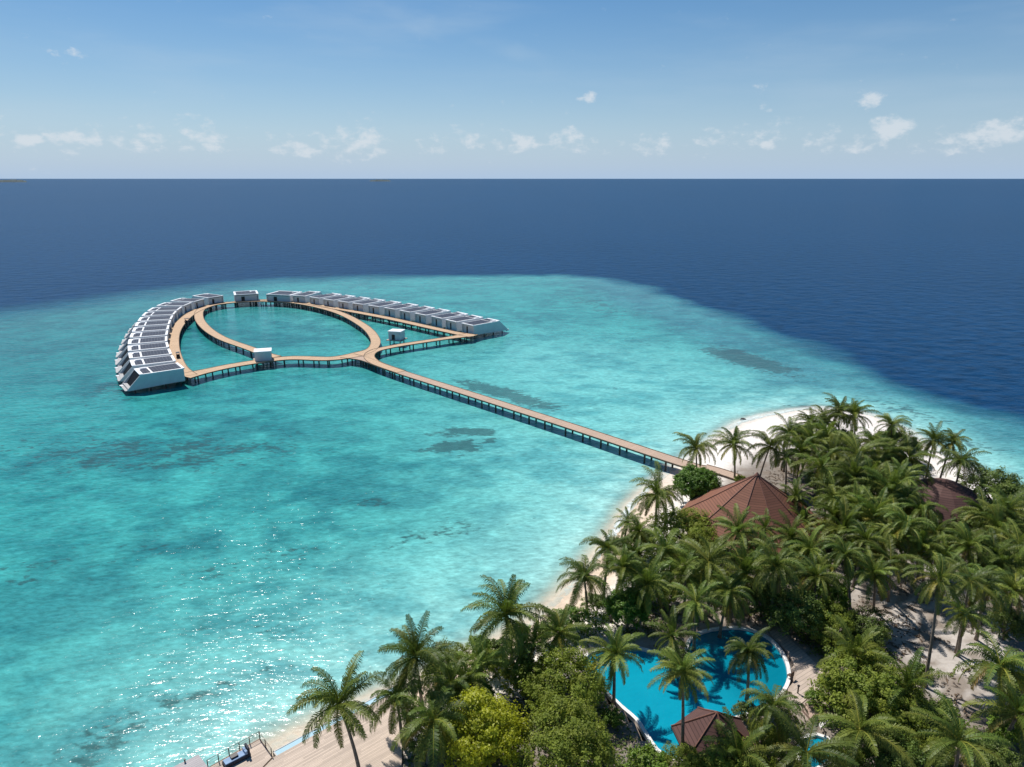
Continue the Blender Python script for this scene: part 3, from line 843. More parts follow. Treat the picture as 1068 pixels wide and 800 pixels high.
c = (45.0, 120.5)
r_ = thing('restaurant', 'large round pavilion with faceted red-brown shingle roof behind the beach', 'building', (c[0], c[1], .9))
round_roof(r_, 13.4, 2.7, 11.8, 10, R(-90) + R(4))
m_ = MB(); m_.tube([(0, 0, 11.75), (0, 0, 12.3)], [.5, .1], 10); m_.build('roof_cap', M['roofridge'], r_)
m_ = MB(); m_.prism([(10.2 * math.cos(k * math.pi / 8), 10.2 * math.sin(k * math.pi / 8)) for k in range(16)], 0, .25); m_.build('floor', M['deckgrey'], r_)
m_ = MB(); m_.prism([(6 * math.cos(k * math.pi / 8), 6 * math.sin(k * math.pi / 8)) for k in range(16)], .25, 2.3); m_.build('wall', M['timber'], r_)
for k in range(16):
    a = 2 * math.pi * k / 16 + .1; m_ = MB(); m_.tube([(9.8 * math.cos(a), 9.8 * math.sin(a), .25), (9.8 * math.cos(a), 9.8 * math.sin(a), 2.34)], .16, 8); m_.build('post', M['timber'], r_)
# lower lean-to roof on its left
m_ = MB(); q = [at(705, 546, 3.0), at(742, 551, 3.0), at(746, 541, 4.0), at(716, 538.5, 4.0)]
q = [(a[0] - c[0], a[1] - c[1], a[2] - .9) for a in q]
m_.add(q + [(a[0], a[1], a[2] - .2) for a in q], [(0, 1, 2, 3), (7, 6, 5, 4), (0, 4, 5, 1), (1, 5, 6, 2), (2, 6, 7, 3), (3, 7, 4, 0)]); m_.build('lean_to_roof', M['roof'], r_)

p = at(748, 743, 6.3)
r_ = thing('pool_bar', 'small hut with peaked reddish shingle roof at the edge of the heart-shaped pool', 'building', (p[0], p[1], .95))
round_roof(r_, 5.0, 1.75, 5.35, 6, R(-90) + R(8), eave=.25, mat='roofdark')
for k in range(6):
    a = R(-82) + 2 * math.pi * k / 6; m_ = MB(); m_.tube([(3.7 * math.cos(a), 3.7 * math.sin(a), 0), (3.7 * math.cos(a), 3.7 * math.sin(a), 1.69)], .12, 8); m_.build('post', M['timber'], r_)
m_ = MB(); m_.tube([(0, 0, 0), (0, 0, 1.1)], 2.4, 16); m_.build('bar_counter', M['timber'], r_)
p = at(986, 502, 7.6)
r_ = thing('beach_pavilion', 'dark red-brown domed shingle roof among palms near the right-hand beach', 'building', (p[0], p[1], .9))
prof = [(9.6, 1.9), (7.6, 3.5), (5.0, 5.2), (2.6, 6.3), (.05, 6.75)]; n = 14; vs = []; m_ = MB()
for rr, z in prof:
    for k in range(n): vs.append((rr * math.cos(2 * math.pi * k / n), rr * math.sin(2 * math.pi * k / n), z))
fs = [(j * n + k, j * n + (k + 1) % n, (j + 1) * n + (k + 1) % n, (j + 1) * n + k) for j in range(4) for k in range(n)] + [tuple(range(n - 1, -1, -1))]
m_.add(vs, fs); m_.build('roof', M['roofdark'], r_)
m_ = MB(); m_.tube([(0, 0, 0), (0, 0, 1.89)], 6.8, 16); m_.build('wall', M['timber'], r_)

# ------------------------------------------------------------------ pools
def pool_water_mat(name, a, b_, deepen=0.0):
    m, t = new_mat(name)
    tc = t.n('ShaderNodeTexCoord'); nz = t.noise(tc.outputs['Object'], .35, 4)
    c = t.mix(nz, a, b_)
    sx = t.n('ShaderNodeSeparateXYZ', i_0=tc.outputs['Object'])
    c = t.mix(t.math('MULTIPLY', t.ramp(t.math('ADD', sx.outputs[0], t.math('MULTIPLY', sx.outputs[1], .5)), -3.0, 9.0), deepen), c, [q * .62 for q in a])
    bp = t.n('ShaderNodeBump', i_Height=t.noise(tc.outputs['Object'], 1.4, 3)); bp.inputs['Distance'].default_value = .08
    b = t.n('ShaderNodeBsdfPrincipled', i_Base_Color=c, i_Normal=bp.outputs[0]); b.inputs['Roughness'].default_value = .06; b.inputs['IOR'].default_value = 1.33
    finish(t, b.outputs[0]); return m


M['poolwater'] = pool_water_mat('pool_water', (.002, .245, .36), (.006, .31, .43), .8)
M['poolrim'] = simple('pool_rim', (.74, .72, .69), .6, .12, 2)
M['pooltile'] = simple('pool_tile', (.02, .16, .30), .3, .2, 2)


def offset_poly(poly, d):
    P = np.array(poly); n = len(P)
    a = np.sum(P[:, 0] * np.roll(P[:, 1], -1) - np.roll(P[:, 0], -1) * P[:, 1])
    T = np.roll(P, -1, 0) - np.roll(P, 1, 0); T /= np.linalg.norm(T, axis=1)[:, None] + 1e-9
    N = np.stack([T[:, 1], -T[:, 0]], 1) * (1 if a > 0 else -1)
    return P + N * d


def make_pool(name, label, poly):
    o = np.mean(poly, 0); P = [(p[0] - o[0], p[1] - o[1]) for p in poly]
    r_ = thing(name, label, 'pool', (o[0], o[1], 0))
    O = offset_poly(P, .48); n = len(P); m_ = MB()
    vs = [(p[0], p[1], 1.06) for p in P] + [(p[0], p[1], 1.06) for p in O] + [(p[0], p[1], .45) for p in P] + [(p[0], p[1], .45) for p in O]
    fs = []
    for i in range(n):
        j = (i + 1) % n
        fs += [(i, j, n + j, n + i), (n + i, n + j, 3 * n + j, 3 * n + i), (j, i, 2 * n + i, 2 * n + j)]
    m_.add(vs, fs); m_.build('rim', M['poolrim'], r_)
    I = offset_poly(P, .05); m_ = MB(); m_.prism([tuple(p) for p in I], -.2, .72); m_.build('water', M['poolwater'], r_)
    return r_


make_pool('swimming_pool', 'heart-shaped bright blue swimming pool with pale rim among the palms', POOL)
make_pool('swimming_pool', 'small blue pool half hidden under palm fronds by the plank steps', PPOOL)
# terrace pads and steps by the pool
m_ = MB(); m_.prism([tuple(at(*q, z=1)[:2]) for q in ((836, 742), (852, 731), (864, 744), (850, 757))], .9, 1.35); o = m_.build('pool_terrace', planks('terrace_boards', (.40, .29, .235), .25, .2, R(-40)))
tag(o, 'raised square pinkish plank terrace beside the path right of the pool', 'terrace')
m_ = MB(); m_.prism([tuple(at(*q, z=1)[:2]) for q in ((853.5, 756), (866, 743), (869, 747), (856, 760))], .9, 1.12); o = m_.build('step', M['poolrim'])
tag(o, 'pale single step along the edge of the raised plank terrace', 'step')
path_px = [(800, 655), (818, 662), (838, 680), (858, 700), (877, 720), (870, 726), (850, 722), (835, 735), (822, 735), (828, 718), (831, 700), (822, 680), (806, 664)]
m_ = MB(); m_.prism([tuple(at(*q, z=1)[:2]) for q in path_px], .7, 1.10); o = m_.build('pool_path', planks('path_stone', (.47, .385, .32), .5, .14, R(-35), 1.2)); o['kind'] = 'structure'
p = at(832, 723, 1.1); r_ = thing('bollard_lamp', 'slim dark bollard lamp standing on the pale path right of the pool', 'lamp', tuple(p))
m_ = MB(); m_.tube([(0, 0, 0), (0, 0, 1.05)], .09, 10); m_.build('post', M['black'], r_)
m_ = MB(); m_.tube([(0, 0, 1.053), (0, 0, 1.2)], .17, 10); m_.build('lamp_head', M['black'], r_)
p = at(824, 707, 1.1); r_ = thing('pool_chair', 'dark reddish wooden chair on the path at the right rim of the pool', 'chair', tuple(p), R(120))
m_ = MB(); m_.box((0, 0, .42), (.6, .6, .08)); m_.build('seat', M['timber'], r_)
m_ = MB(); m_.box((-.3, 0, .8), (.08, .6, .66)); m_.build('backrest', M['timber'], r_)
for ax in (-1, 1):
    for ay in (-1, 1): m_ = MB(); m_.box((ax * .25, ay * .25, .19), (.07, .07, .37)); m_.build('leg', M['timber'], r_)

# ------------------------------------------------------------------ seaside deck
DZ = 1.5
dv = at(420, 712, DZ)[:2] - at(278, 788, DZ)[:2]; DANG = math.atan2(dv[1], dv[0])
M['seadeck'] = planks('deck_boards', (.50, .405, .325), .22, .26, -DANG, 5)
main = [at(*q, z=DZ)[:2] for q in ((286, 789.5), (345, 757), (424, 714.5), (432, 730), (420, 760), (418, 830), (285, 840), (262, 814))]
m_ = MB(); m_.prism([tuple(q) for q in main], DZ - .3, DZ); o = m_.build('wooden_deck', M['seadeck'])
tag(o, 'broad sunlit wooden deck of long boards along the water at the bottom left', 'deck')
r_ = thing('railed_terrace', 'lower wooden terrace corner with thin post railing over the water', 'terrace', (0, 0, 0))
low = [at(*q, z=DZ)[:2] for q in ((271, 769.5), (284.5, 788.5), (261, 813), (250, 840), (160, 840), (216, 800.5))]
m_ = MB(); m_.prism([tuple(q) for q in low], DZ - .32, DZ - .03); m_.build('floor', M['seadeck'], r_)


def rail(p0, p1, nseg):
    p0, p1 = np.array(p0), np.array(p1)
    for i in range(nseg + 1):
        q = p0 + (p1 - p0) * i / nseg; m_ = MB(); m_.tube([(q[0], q[1], DZ - .03), (q[0], q[1], DZ + 1.05)], .055, 6); m_.build('rail_post', M['rail'], r_)
    for h in (.4, .72, 1.02):
        m_ = MB(); m_.tube([(p0[0], p0[1], DZ + h), (p1[0], p1[1], DZ + h)], .012 if h < 1 else .03, 6); m_.build('rail_wire', M['rail'], r_)


ci = at(271, 770.5, DZ)[:2]
rail(at(217, 800.5, DZ)[:2], ci, 5); rail(ci, at(283.5, 788, DZ)[:2], 2)
b0, b1 = at(283.5, 788.8, DZ)[:2], ci
m_ = MB()
for q0, q1 in ((at(216, 801, DZ)[:2], ci), (ci, at(284, 788.8, DZ)[:2])):
    mid_ = (q0 + q1) / 2; dd_ = q1 - q0; m_.box((mid_[0], mid_[1], DZ - .17), (np.linalg.norm(dd_), .12, .30), math.atan2(dd_[1], dd_[0]))
m_.build('edge_beam', M['fascia'], r_)
for q in ((-30.2, 67.6), (-33, 65.2), (-27.6, 65.2)):
    m_ = MB(); m_.tube([(q[0], q[1], -2), (q[0], q[1], DZ - .33)], .14, 8); m_.build('pile', M['pile'], r_)
# daybed
p = at(247, 793, DZ - .03); r_ = thing('daybed', 'dark wicker daybed with blue cushions on the railed terrace corner', 'daybed', (p[0], p[1], DZ - .03), DANG)
m_ = MB(); m_.box((0, 0, .22), (2.9, 1.0, .4)); m_.build('base', M['darkfab'], r_)
m_ = MB(); m_.box((0, .02, .49), (2.7, .85, .13)); m_.build('mattress', M['cushion'], r_)
m_ = MB(); m_.box((1.28, 0, .85), (.22, 1.0, .8)); m_.build('headrest', M['darkfab'], r_)
for k in (-.25, .25): m_ = MB(); m_.box((1.0, k, .72), (.25, .42, .38)); m_.build('cushion', M['cushion'], r_)
m_ = MB(); m_.box((-.2, .1, .66), (.8, .5, .2)); m_.build('bolster', M['black'], r_)
# grey platform
m_ = MB(); m_.prism([tuple(at(*q, z=DZ + .2)[:2]) for q in ((178, 801), (207, 787), (217, 800), (212, 830), (120, 830))], DZ - .1, DZ + .2); o = m_.build('platform', planks('grey_boards', (.40, .37, .37), .3, .12, -DANG))
tag(o, 'grey boarded platform over the water at the bottom edge, left of the railing', 'platform')
p = at(193, 795, DZ + .2); r_ = thing('mooring_post', 'small dark mooring post on the edge of the grey platform', 'post', tuple(p))
m_ = MB(); m_.tube([(0, 0, 0), (0, 0, .35)], .08, 8); m_.build('post', M['black'], r_)
m_ = MB(); m_.tube([(0, 0, .353), (0, 0, .42)], .12, 8); m_.build('cap', M['black'], r_)
# narrow pale basin along the deck
e0, e1 = at(286, 789.5, DZ)[:2], at(424, 714.5, DZ)[:2]; u = (e1 - e0) / np.linalg.norm(e1 - e0); nn = np.array([-u[1], u[0]])
q = [e0 + u * .5 + nn * .25, e1 + nn * .25, e1 + nn * 1.45, e0 + u * .5 + nn * 1.45]; o0 = np.mean(q, 0)
r_ = thing('edge_pool', 'narrow pale blue pool strip along the seaward edge of the wooden deck', 'pool', (o0[0], o0[1], 0))
qq = [tuple(v - o0) for v in q]
m_ = MB(); m_.prism(qq, -1.0, .9); m_.build('water', pool_water_mat('edge_pool_water', (.36, .55, .63), (.46, .63, .70)), r_)
m_ = MB()
for a, b_ in ((0, 1), (1, 2), (2, 3), (3, 0)):
    a, b_ = np.array(qq[a]), np.array(qq[b_]); md = (a + b_) / 2; dl = b_ - a; m_.box((md[0], md[1], .2), (np.linalg.norm(dl) + (.16 if abs(a @ a) else 0), .15, 1.5), math.atan2(dl[1], dl[0]))
m_.build('coping', simple('pale_coping', (.5, .48, .45), .6, .1), r_)

# rock in the shallows
def rock(name, label, p, s_):
    rng = np.random.RandomState(int(p[0] * 7) % 1000); m_ = MB(); n, k = 10, 5; vs = []
    for j in range(k + 1):
        for i in range(n):
            a = 2 * math.pi * i / n; ph = math.pi / 2 * j / k; rr = s_ * (.8 + .4 * rng.rand())
            vs.append((rr * math.cos(a) * math.cos(ph), rr * math.sin(a) * math.cos(ph), rr * .6 * math.sin(ph) - .2))
    m_.add(vs, [(j * n + i, j * n + (i + 1) % n, (j + 1) * n + (i + 1) % n, (j + 1) * n + i) for j in range(k) for i in range(n)])
    o = m_.build(name, M['rock']); o.location = tuple(p); return tag(o, label, 'rock')


rock('rock', 'small dark rock poking out of the shallows just off the white sandbar', at(775, 437), .8)

# ------------------------------------------------------------------ vegetation
def leaf_mesh(name, V, F, tint, mat):
    me = bpy.data.meshes.new(name); me.from_pydata(V, [], F); me.materials.append(mat)
    set_col(me, 'tint', np.asarray(tint)); me.update(); return me


def palm_crown(seed, nf=30, length=4.7, droop=1.0, up=1.05, old=.18, sweep=0.0, wide=1.0):
    """fronds with hanging leaflets around the heart at the origin"""
    rng = random.Random(seed); V, F, T = [], [], []
    for k in range(nf):
        az_ = 2 * math.pi * (k * .382 + rng.uniform(-.09, .09))
        age = k / (nf - 1)                       # 0 young and upright, 1 old and hanging
        e0 = up * (1.32 - 1.75 * age ** 1.1) + rng.gauss(0, .2)
        e1 = max(-1.5, e0 - droop * (1.2 + .3 * age + rng.uniform(-.2, .25)))
        Lf = length * (.72 + .38 * math.sin(math.pi * min(1, .25 + .6 * age))) * rng.uniform(.74, 1.14)
        isold = age > .8 and rng.random() < old * 2.6
        dead = rng.uniform(.5, 1.0) if (age > .86 and rng.random() < .45) else 0.0
        yel = rng.uniform(.75, 1.0) if isold else max(0, rng.gauss(.05 + .16 * age, .10))
        lum = min(1, max(0, rng.gauss(.5 - .2 * age, .2)))
        n = 15; p = np.array([0., 0, 0]); pts = [p]; dirs = []
        a = az_
        for i in range(n):
            t_ = (i + .5) / n; e_ = e0 + (e1 - e0) * t_ ** 1.25
            a = az_ + sweep * t_ + rng.uniform(-.01, .01)
            dv_ = np.array([math.cos(a) * math.cos(e_), math.sin(a) * math.cos(e_), math.sin(e_)]); dirs.append(dv_)
            p = p + dv_ * Lf / n; pts.append(p)
        dirs.append(dirs[-1])
        b = len(V)                                # rachis: thin three-sided strip
        for i in range(0, n + 1, 1):
            r_ = .075 * (1 - .8 * i / n); sd = np.cross(dirs[i], (0, 0, 1)); sd /= np.linalg.norm(sd) + 1e-9; upv = np.cross(sd, dirs[i])
            for q_ in (sd * r_, -sd * r_, upv * r_ * 1.2): V.append(tuple(pts[i] + q_)); T.append((min(1, lum + .35), min(1, yel + .45), 0))
        for i in range(n):
            for q_ in range(3): F.append((b + 3 * i + q_, b + 3 * i + (q_ + 1) % 3, b + 3 * i + 3 + (q_ + 1) % 3, b + 3 * i + 3 + q_))
        nl = 40
        for i in range(nl):
            t_ = .10 + .90 * i / (nl - 1); x = t_ * n; j = min(n - 1, int(x)); c0 = pts[j] + (pts[j + 1] - pts[j]) * (x - j); dv_ = dirs[j]
            sd = np.cross(dv_, (0, 0, 1)); sd /= np.linalg.norm(sd) + 1e-9; upv = np.cross(sd, dv_)
            ll = Lf * .205 * (math.sin(math.pi * (.12 + .80 * t_)) ** .7) * rng.uniform(.85, 1.1)
            for sg in (-1, 1):
                hang = rng.uniform(.0, .6) + .35 * age
                d1 = sd * sg * .82 + dv_ * (.50 + rng.uniform(-.12, .12)) + upv * rng.uniform(-.05, .4); d1 /= np.linalg.norm(d1)
                d2 = sd * sg * .45 + dv_ * .35 + np.array([0, 0, -1]) * (.55 + hang); d2 /= np.linalg.norm(d2)
                wv_ = dv_ * .042 * wide
                m1 = c0 + d1 * ll * .5; m2 = m1 + d2 * ll * .55
                b = len(V); tw = min(1, max(0, lum + rng.uniform(-.15, .15)))
                V.extend([tuple(c0 - wv_), tuple(c0 + wv_), tuple(m1 + wv_), tuple(m1 - wv_), tuple(m2)]); T.extend([(tw, min(1, yel), dead)] * 4 + [(tw, min(1, yel + .1), dead)])
                F.append((b, b + 1, b + 2, b + 3)); F.append((b + 3, b + 2, b + 4))
    # coconuts and dry sheaths round the heart
    for k in range(9):
        a = 2 * math.pi * k / 9 + rng.uniform(-.2, .2); c0 = np.array([math.cos(a) * .33, math.sin(a) * .33, -.25 + rng.uniform(-.15, .1)]); r_ = .16
        b = len(V); vs = [(0, 0, r_), (r_, 0, 0), (0, r_, 0), (-r_, 0, 0), (0, -r_, 0), (0, 0, -r_ * 1.2)]
        for q_ in vs: V.append(tuple(c0 + np.array(q_))); T.append((.5, .75, 0))
        F += [(b + q_[0], b + q_[1], b + q_[2]) for q_ in ((0, 1, 2), (0, 2, 3), (0, 3, 4), (0, 4, 1), (5, 2, 1), (5, 3, 2), (5, 4, 3), (5, 1, 4))]
    return leaf_mesh('palm_crown', V, F, T, M['palm'])


PALMS = {'full': [palm_crown(1, 33), palm_crown(2, 34, 4.8), palm_crown(3, 29, 4.5, .9), palm_crown(13, 34, 4.7, 1.15, .95, .25), palm_crown(14, 29, 4.9, .85, 1.0)],
         'droop': [palm_crown(4, 32, 4.6, 1.35, .85, .3), palm_crown(5, 29, 4.4, 1.45, .9, .35), palm_crown(15, 34, 4.8, 1.3, 1.0, .25)],
         'young': [palm_crown(6, 18, 4.2, .8, 1.25, .05), palm_crown(7, 21, 4.6, .95, 1.15, .05)],
         'star': [palm_crown(8, 23, 4.9, .8, .75, .2), palm_crown(9, 26, 4.8, .75, .7, .2)],
         'wind': [palm_crown(10, 29, 4.6, 1.1, 1.0, .2, -.55), palm_crown(11, 29, 4.5, 1.0, 1.05, .2, .6)]}
cnt = [0]


def palm(px, py, h, label, style='full', size=1.0, base=None, group=None, rz=None, lean=None):
    """palm whose heart shows at pixel (px, py), h metres above the ground"""
    rng = random.Random(cnt[0] * 13 + 5); cnt[0] += 1
    gz = .85
    heart = at(px, py, h + gz)
    if base is not None:
        b = at(*base, z=gz)[:2]
        # keep the heart on its ray while its foot stands at the base pixel
        dd_ = heart[:2] - b; ln = np.linalg.norm(dd_)
        if ln > h * .45: b = heart[:2] - dd_ / ln * h * .45
    else:
        a = rng.uniform(0, 2 * math.pi); l_ = (rng.uniform(.03, .26) if lean is None else lean) * h; b = heart[:2] + l_ * np.array([math.cos(a), math.sin(a)])
    root = thing('coconut_palm', label, 'palm tree', (b[0], b[1], gz - .1), 0, group)
    off = np.array([heart[0] - b[0], heart[1] - b[1], h + .1]); m_ = MB(); n = 9; pts, rr = [], []
    for i in range(n + 1):
        t_ = i / n; s_ = t_ ** 1.5
        pts.append((off[0] * s_, off[1] * s_, off[2] * t_ - (.4 if i == 0 else 0)))
        rr.append((.24 - .10 * t_ + .14 * max(0, 1 - t_ * 9)) * (.8 + .2 * size))
    m_.tube(pts, rr, 8); m_.build('trunk', M['trunk'], root, True)
    me = rng.choice(PALMS[style]); o = link(bpy.data.objects.new('crown', me), root)
    o.location = tuple(off); tl = off[:2] / max(h, 1)
    o.rotation_euler = (-tl[1] * .5, tl[0] * .5, rng.uniform(0, 6.28) if rz is None else rz); k = size * rng.uniform(1.02, 1.16) * (1.08 if py < 560 and px > 780 else 1.0); o.scale = (k, k, k * rng.uniform(1.0, 1.15))
    return root


def crown_mesh(seed, mat, nclump=150, leaves=46, leaf=.34, csize=.20, flat=1.0, rough=.22, lump=.28, yel=.08):
    """uneven crown of unit radius: leaf clumps in the outer volume, gaps between, each leaf a bent blade"""
    rng = np.random.RandomState(seed); V, F, T = [], [], []
    dirs = rng.normal(size=(7, 3)); dirs /= np.linalg.norm(dirs, axis=1)[:, None]; amp = rng.uniform(-.5, 1.0, 7)
    for c in range(nclump):
        d_ = rng.normal(size=3); d_ /= np.linalg.norm(d_)
        if d_[2] < -.45: d_[2] *= -.6
        rr = 1 + lump * np.sum(amp * np.maximum(0, dirs @ d_) ** 4) + rng.normal() * rough * .5
        rad = rr * (.62 + .38 * rng.rand() ** .45) if rng.rand() < .8 else rr * rng.uniform(.3, .65)
        cc = d_ * rad; cc[2] *= flat
        cs = csize * rng.uniform(.6, 1.35); lum = np.clip(rng.normal(.5, .25), 0, 1); yl = np.clip(rng.normal(yel, .1), 0, 1)
        nl = int(leaves * rng.uniform(.6, 1.3))
        for _ in range(nl):
            q = rng.normal(size=3); q /= np.linalg.norm(q); q = q * cs * rng.rand() ** .4; q[2] *= .75
            pos = cc + q
            nrm_ = d_ * .55 + q / cs * .7 + np.array([0, 0, .55]) + rng.normal(size=3) * .45; nrm_ /= np.linalg.norm(nrm_)
            u_ = np.cross(nrm_, rng.normal(size=3)); u_ /= np.linalg.norm(u_) + 1e-9; v_ = np.cross(nrm_, u_)
            lw = leaf * rng.uniform(.7, 1.25); b = len(V); tw = float(np.clip(lum + rng.normal() * .18, 0, 1))
            V.extend([tuple(pos - u_ * lw * .5), tuple(pos + v_ * lw * .27 - nrm_ * lw * .05), tuple(pos + u_ * lw * .5 - nrm_ * lw * .12), tuple(pos - v_ * lw * .27 - nrm_ * lw * .05)])
            F.append((b, b + 1, b + 2, b + 3)); T.extend([(tw, float(yl), 0)] * 4)
    return leaf_mesh('tree_crown', V, F, T, M[mat])


CR = {'bright': [crown_mesh(31, 'bright', 330, 75, .085, .17, .85, lump=.12, rough=.12), ],
      'lime': [crown_mesh(41, 'lime', 210, 70, .075, .20, .85, lump=.35)],
      'olive': [crown_mesh(51, 'olive', 300, 62, .062, .15, .8), crown_mesh(52, 'olive', 270, 60, .065, .15, .7, lump=.4)],
      'deepgreen': [crown_mesh(61, 'deepgreen', 230, 55, .075, .17, .8, lump=.4), crown_mesh(62, 'deepgreen', 200, 55, .08, .18, .7, lump=.5)],
      'shrub': [crown_mesh(71, 'olive', 120, 42, .13, .2, .75, lump=.5, yel=.15), crown_mesh(72, 'deepgreen', 120, 42, .13, .2, .75, lump=.5)],
      'yshrub': [crown_mesh(81, 'bright', 120, 42, .12, .2, .7, lump=.5, yel=.35)]}


def tree(px, py, rpx, h, label, kind='olive', name='broadleaf_tree', cat='tree', flat=1.0, var=None, group=None):
    """broadleaf tree or shrub: crown centre at pixel, crown radius in pixels, h = height of crown centre"""
    rng = random.Random(cnt[0] * 17 + 3); cnt[0] += 1
    gz = .85; c = at(px, py, h + gz); r_ = rpx * depth_of(c) / FPX
    root = thing(name, label, cat, (c[0], c[1], gz - .1), 0, group)
    m_ = MB(); hh = h + .1; th = max(.12, r_ * .06); fork = hh * (.45 if h > 2 else .2)
    m_.tube([(0, 0, -.3), (.1, .05, fork * .5), (.05, .1, fork)], [th * 1.4, th * 1.05, th * .9], 8)
    for k in range(5):
        a = 2 * math.pi * k / 5 + rng.uniform(-.4, .4); q = r_ * rng.uniform(.45, .7)
        m_.tube([(.05, .1, fork * .93), (math.cos(a) * q * .5, math.sin(a) * q * .5, fork + (hh - fork) * .6), (math.cos(a) * q, math.sin(a) * q, hh + r_ * .2 * flat)], [th * .7, th * .42, th * .15], 6)
    m_.build('trunk', M['bark'], root, True)
    me = rng.choice(CR[kind]) if var is None else CR[kind][var]
    o = link(bpy.data.objects.new('crown', me), root); o.location = (0, 0, hh); k = r_ / 1.02
    o.scale = (k * rng.uniform(.95, 1.05), k * rng.uniform(.95, 1.05), k * flat); o.rotation_euler = (0, 0, rng.uniform(0, 6.28))
    return root


# --- palms, from the beach end to the bottom of the picture
palm(354, 735, 9.5, 'lone palm with bent dark trunk leaning over the sunlit wooden deck', 'wind', 1.0, base=(376, 812), rz=1.0)
palm(433, 686, 10, 'tall slim palm at the right end of the wooden deck, crown against the lagoon', 'full', 1.0, base=(440, 738))
palm(414, 730, 6.5, 'drooping palm at the right edge of the wooden deck, shadowing its boards', 'droop', .92)
palm(452, 752, 6.5, 'broad palm with arching fronds between the wooden deck and the lime tree', 'droop', 1.1)
palm(501, 694, 5, 'short dark-hearted palm above the lime-yellow tree, among shrubs at the shore', 'young', .85)
palm(527, 642, 9.5, 'tall palm standing clear at the shoreline, crown of grey-green fronds against the water', 'full', 1.15, base=(534, 690))
palm(557, 672, 5.5, 'short upright palm behind the tall shoreline palm and over the olive trees', 'young', .9)
palm(583, 661, 6.5, 'windswept palm with pale stem in front of the tan beach strip', 'wind', .9)
palm(609, 602, 8.5, 'leftmost palm of the grove fringe, hanging over the tan beach', 'droop', 1.0, base=(612, 640))
palm(650, 593, 9, 'palm with a yellowed dead frond beside the tan beach, above the bright green shrub', 'full', .88)
palm(635, 573, 8, 'small-crowned palm at the water side of the tan beach fringe', 'wind', .8)
palm(693, 575, 9, 'arching broad-fronded palm midway between tan beach and the big red roof', 'droop', .98)
palm(685, 517, 9, 'bushy palm on the tan beach left of the round green tree', 'droop', 1.1, base=(683, 556))
palm(726, 468, 8.5, 'dense dark palm at the landward end of the jetty', 'wind', 1.05)
palm(765, 464, 9.5, 'solitary slender palm on the white sand above the plank path', 'full', .95, base=(766, 500), rz=.5)
palm(739, 586, 9.5, 'star-shaped palm with yellow midribs in front of the big red roof', 'star', 1.02)
palm(726, 628, 8, 'palm with thin spread fronds just behind the pool between its two lobes', 'star', .82)
palm(770, 556, 9.5, 'dark-hearted palm rising in front of the big red roof', 'full', .92)
palm(798, 552, 7.5, 'small reddish-tinged palm before the right part of the big red roof', 'star', .62)
palm(809, 591, 10.5, 'large palm with heavy hanging fronds in the middle of the grove behind the pool', 'droop', 1.02)
palm(881, 580, 10, 'palm with straight dark trunk and drooping skirt left of the sandy clearing', 'droop', .95, base=(886, 645))
palm(929, 585, 9, 'palm with orange-brown heart at the upper left of the sandy clearing', 'star', 1.0, base=(926, 628))
palm(980, 606, 14.5, 'very tall palm in the middle of the sandy clearing, long thin trunk', 'wind', .78, base=(964, 717))
palm(1026, 612, 10, 'dense palm over the upper right of the sandy clearing', 'droop', .88, base=(1018, 668))
palm(1012, 606, 12, 'palm with long curved trunk rooted at the brown stump in the clearing', 'star', .8, base=(997, 682))
palm(1010, 571, 10, 'bright broad palm above the top right of the sandy clearing', 'full', .92)
palm(1063, 573, 9, 'palm cut by the right border, level with the top of the clearing', 'star', 1.0)
palm(1057, 617, 8, 'palm with pale leaning trunk at the right border beside the clearing', 'full', .85, base=(1047, 660))
palm(1043, 696, 8.5, 'big palm with dark hanging skirt at the right border below the clearing', 'droop', 1.15)
palm(1001, 773, 6.5, 'big star-shaped palm at the bottom right corner region, with red-brown heart', 'star', 1.0)
palm(897, 762, 6, 'star-shaped palm with yellow ribs near the bottom border, right of the small pool', 'star', .92)
palm(892, 683, 5.5, 'low palm with dark hollow heart rising from the olive tree right of the pool', 'young', 1.1)
palm(841, 785, 5.5, 'low palm leaning over the small half-hidden pool at the bottom', 'star', 1.0)
palm(807, 738, 6.5, 'wide drooping palm between the hut roof and the plank terrace', 'droop', .9)
palm(781, 680, 7.5, 'palm at the front rim of the right pool lobe, crown over the water', 'full', .78, base=(779, 729))
palm(712, 702, 11.5, 'tall palm standing left of the hut roof, crown between the pool lobes', 'full', .78, base=(711, 790))
palm(641, 684, 7.5, 'palm at the front rim of the left pool lobe, fronds over the water', 'full', .88, base=(640, 733))
palm(701, 664, 6, 'thin young palm on the ground between the two pool lobes', 'young', .8)
# top of the grove
palm(875, 430, 11, 'left of the twin tall palms at the tip of the grove by the white sandbar', 'wind', 1.0)
palm(891, 434, 11, 'right of the twin tall palms at the tip of the grove by the white sandbar', 'full', 1.0)
palm(846, 442, 10, 'tall palm leaning left at the sandbar edge of the grove', 'wind', .95)
palm(823, 452, 9.5, 'palm at the sandbar edge just left of the leaning one', 'full', .95)
palm(803, 466, 10, 'curl-crowned palm directly right of the big red roof peak', 'wind', 1.0)
palm(820, 478, 8, 'shaded palm behind the right slope of the big red roof', 'droop', .75)
palm(847, 464, 9, 'pale-fronded palm in the upper grove right of the big red roof', 'full', 1.0)
palm(862, 455, 9.5, 'dark green palm just below the twin tall palms', 'full', 1.0)
palm(895, 474, 10, 'brownish spreading palm below the twin tall palms', 'star', 1.1)
palm(856, 488, 9.5, 'palm with grey trunk showing above the sandy gap right of the big red roof', 'star', 1.1, base=(861, 545))
palm(930, 444, 9.5, 'palm poking above a round dark tree at the upper right shore', 'wind', .9)
palm(948, 479, 9, 'yellow-green palm left of the domed red-brown roof', 'star', 1.1)
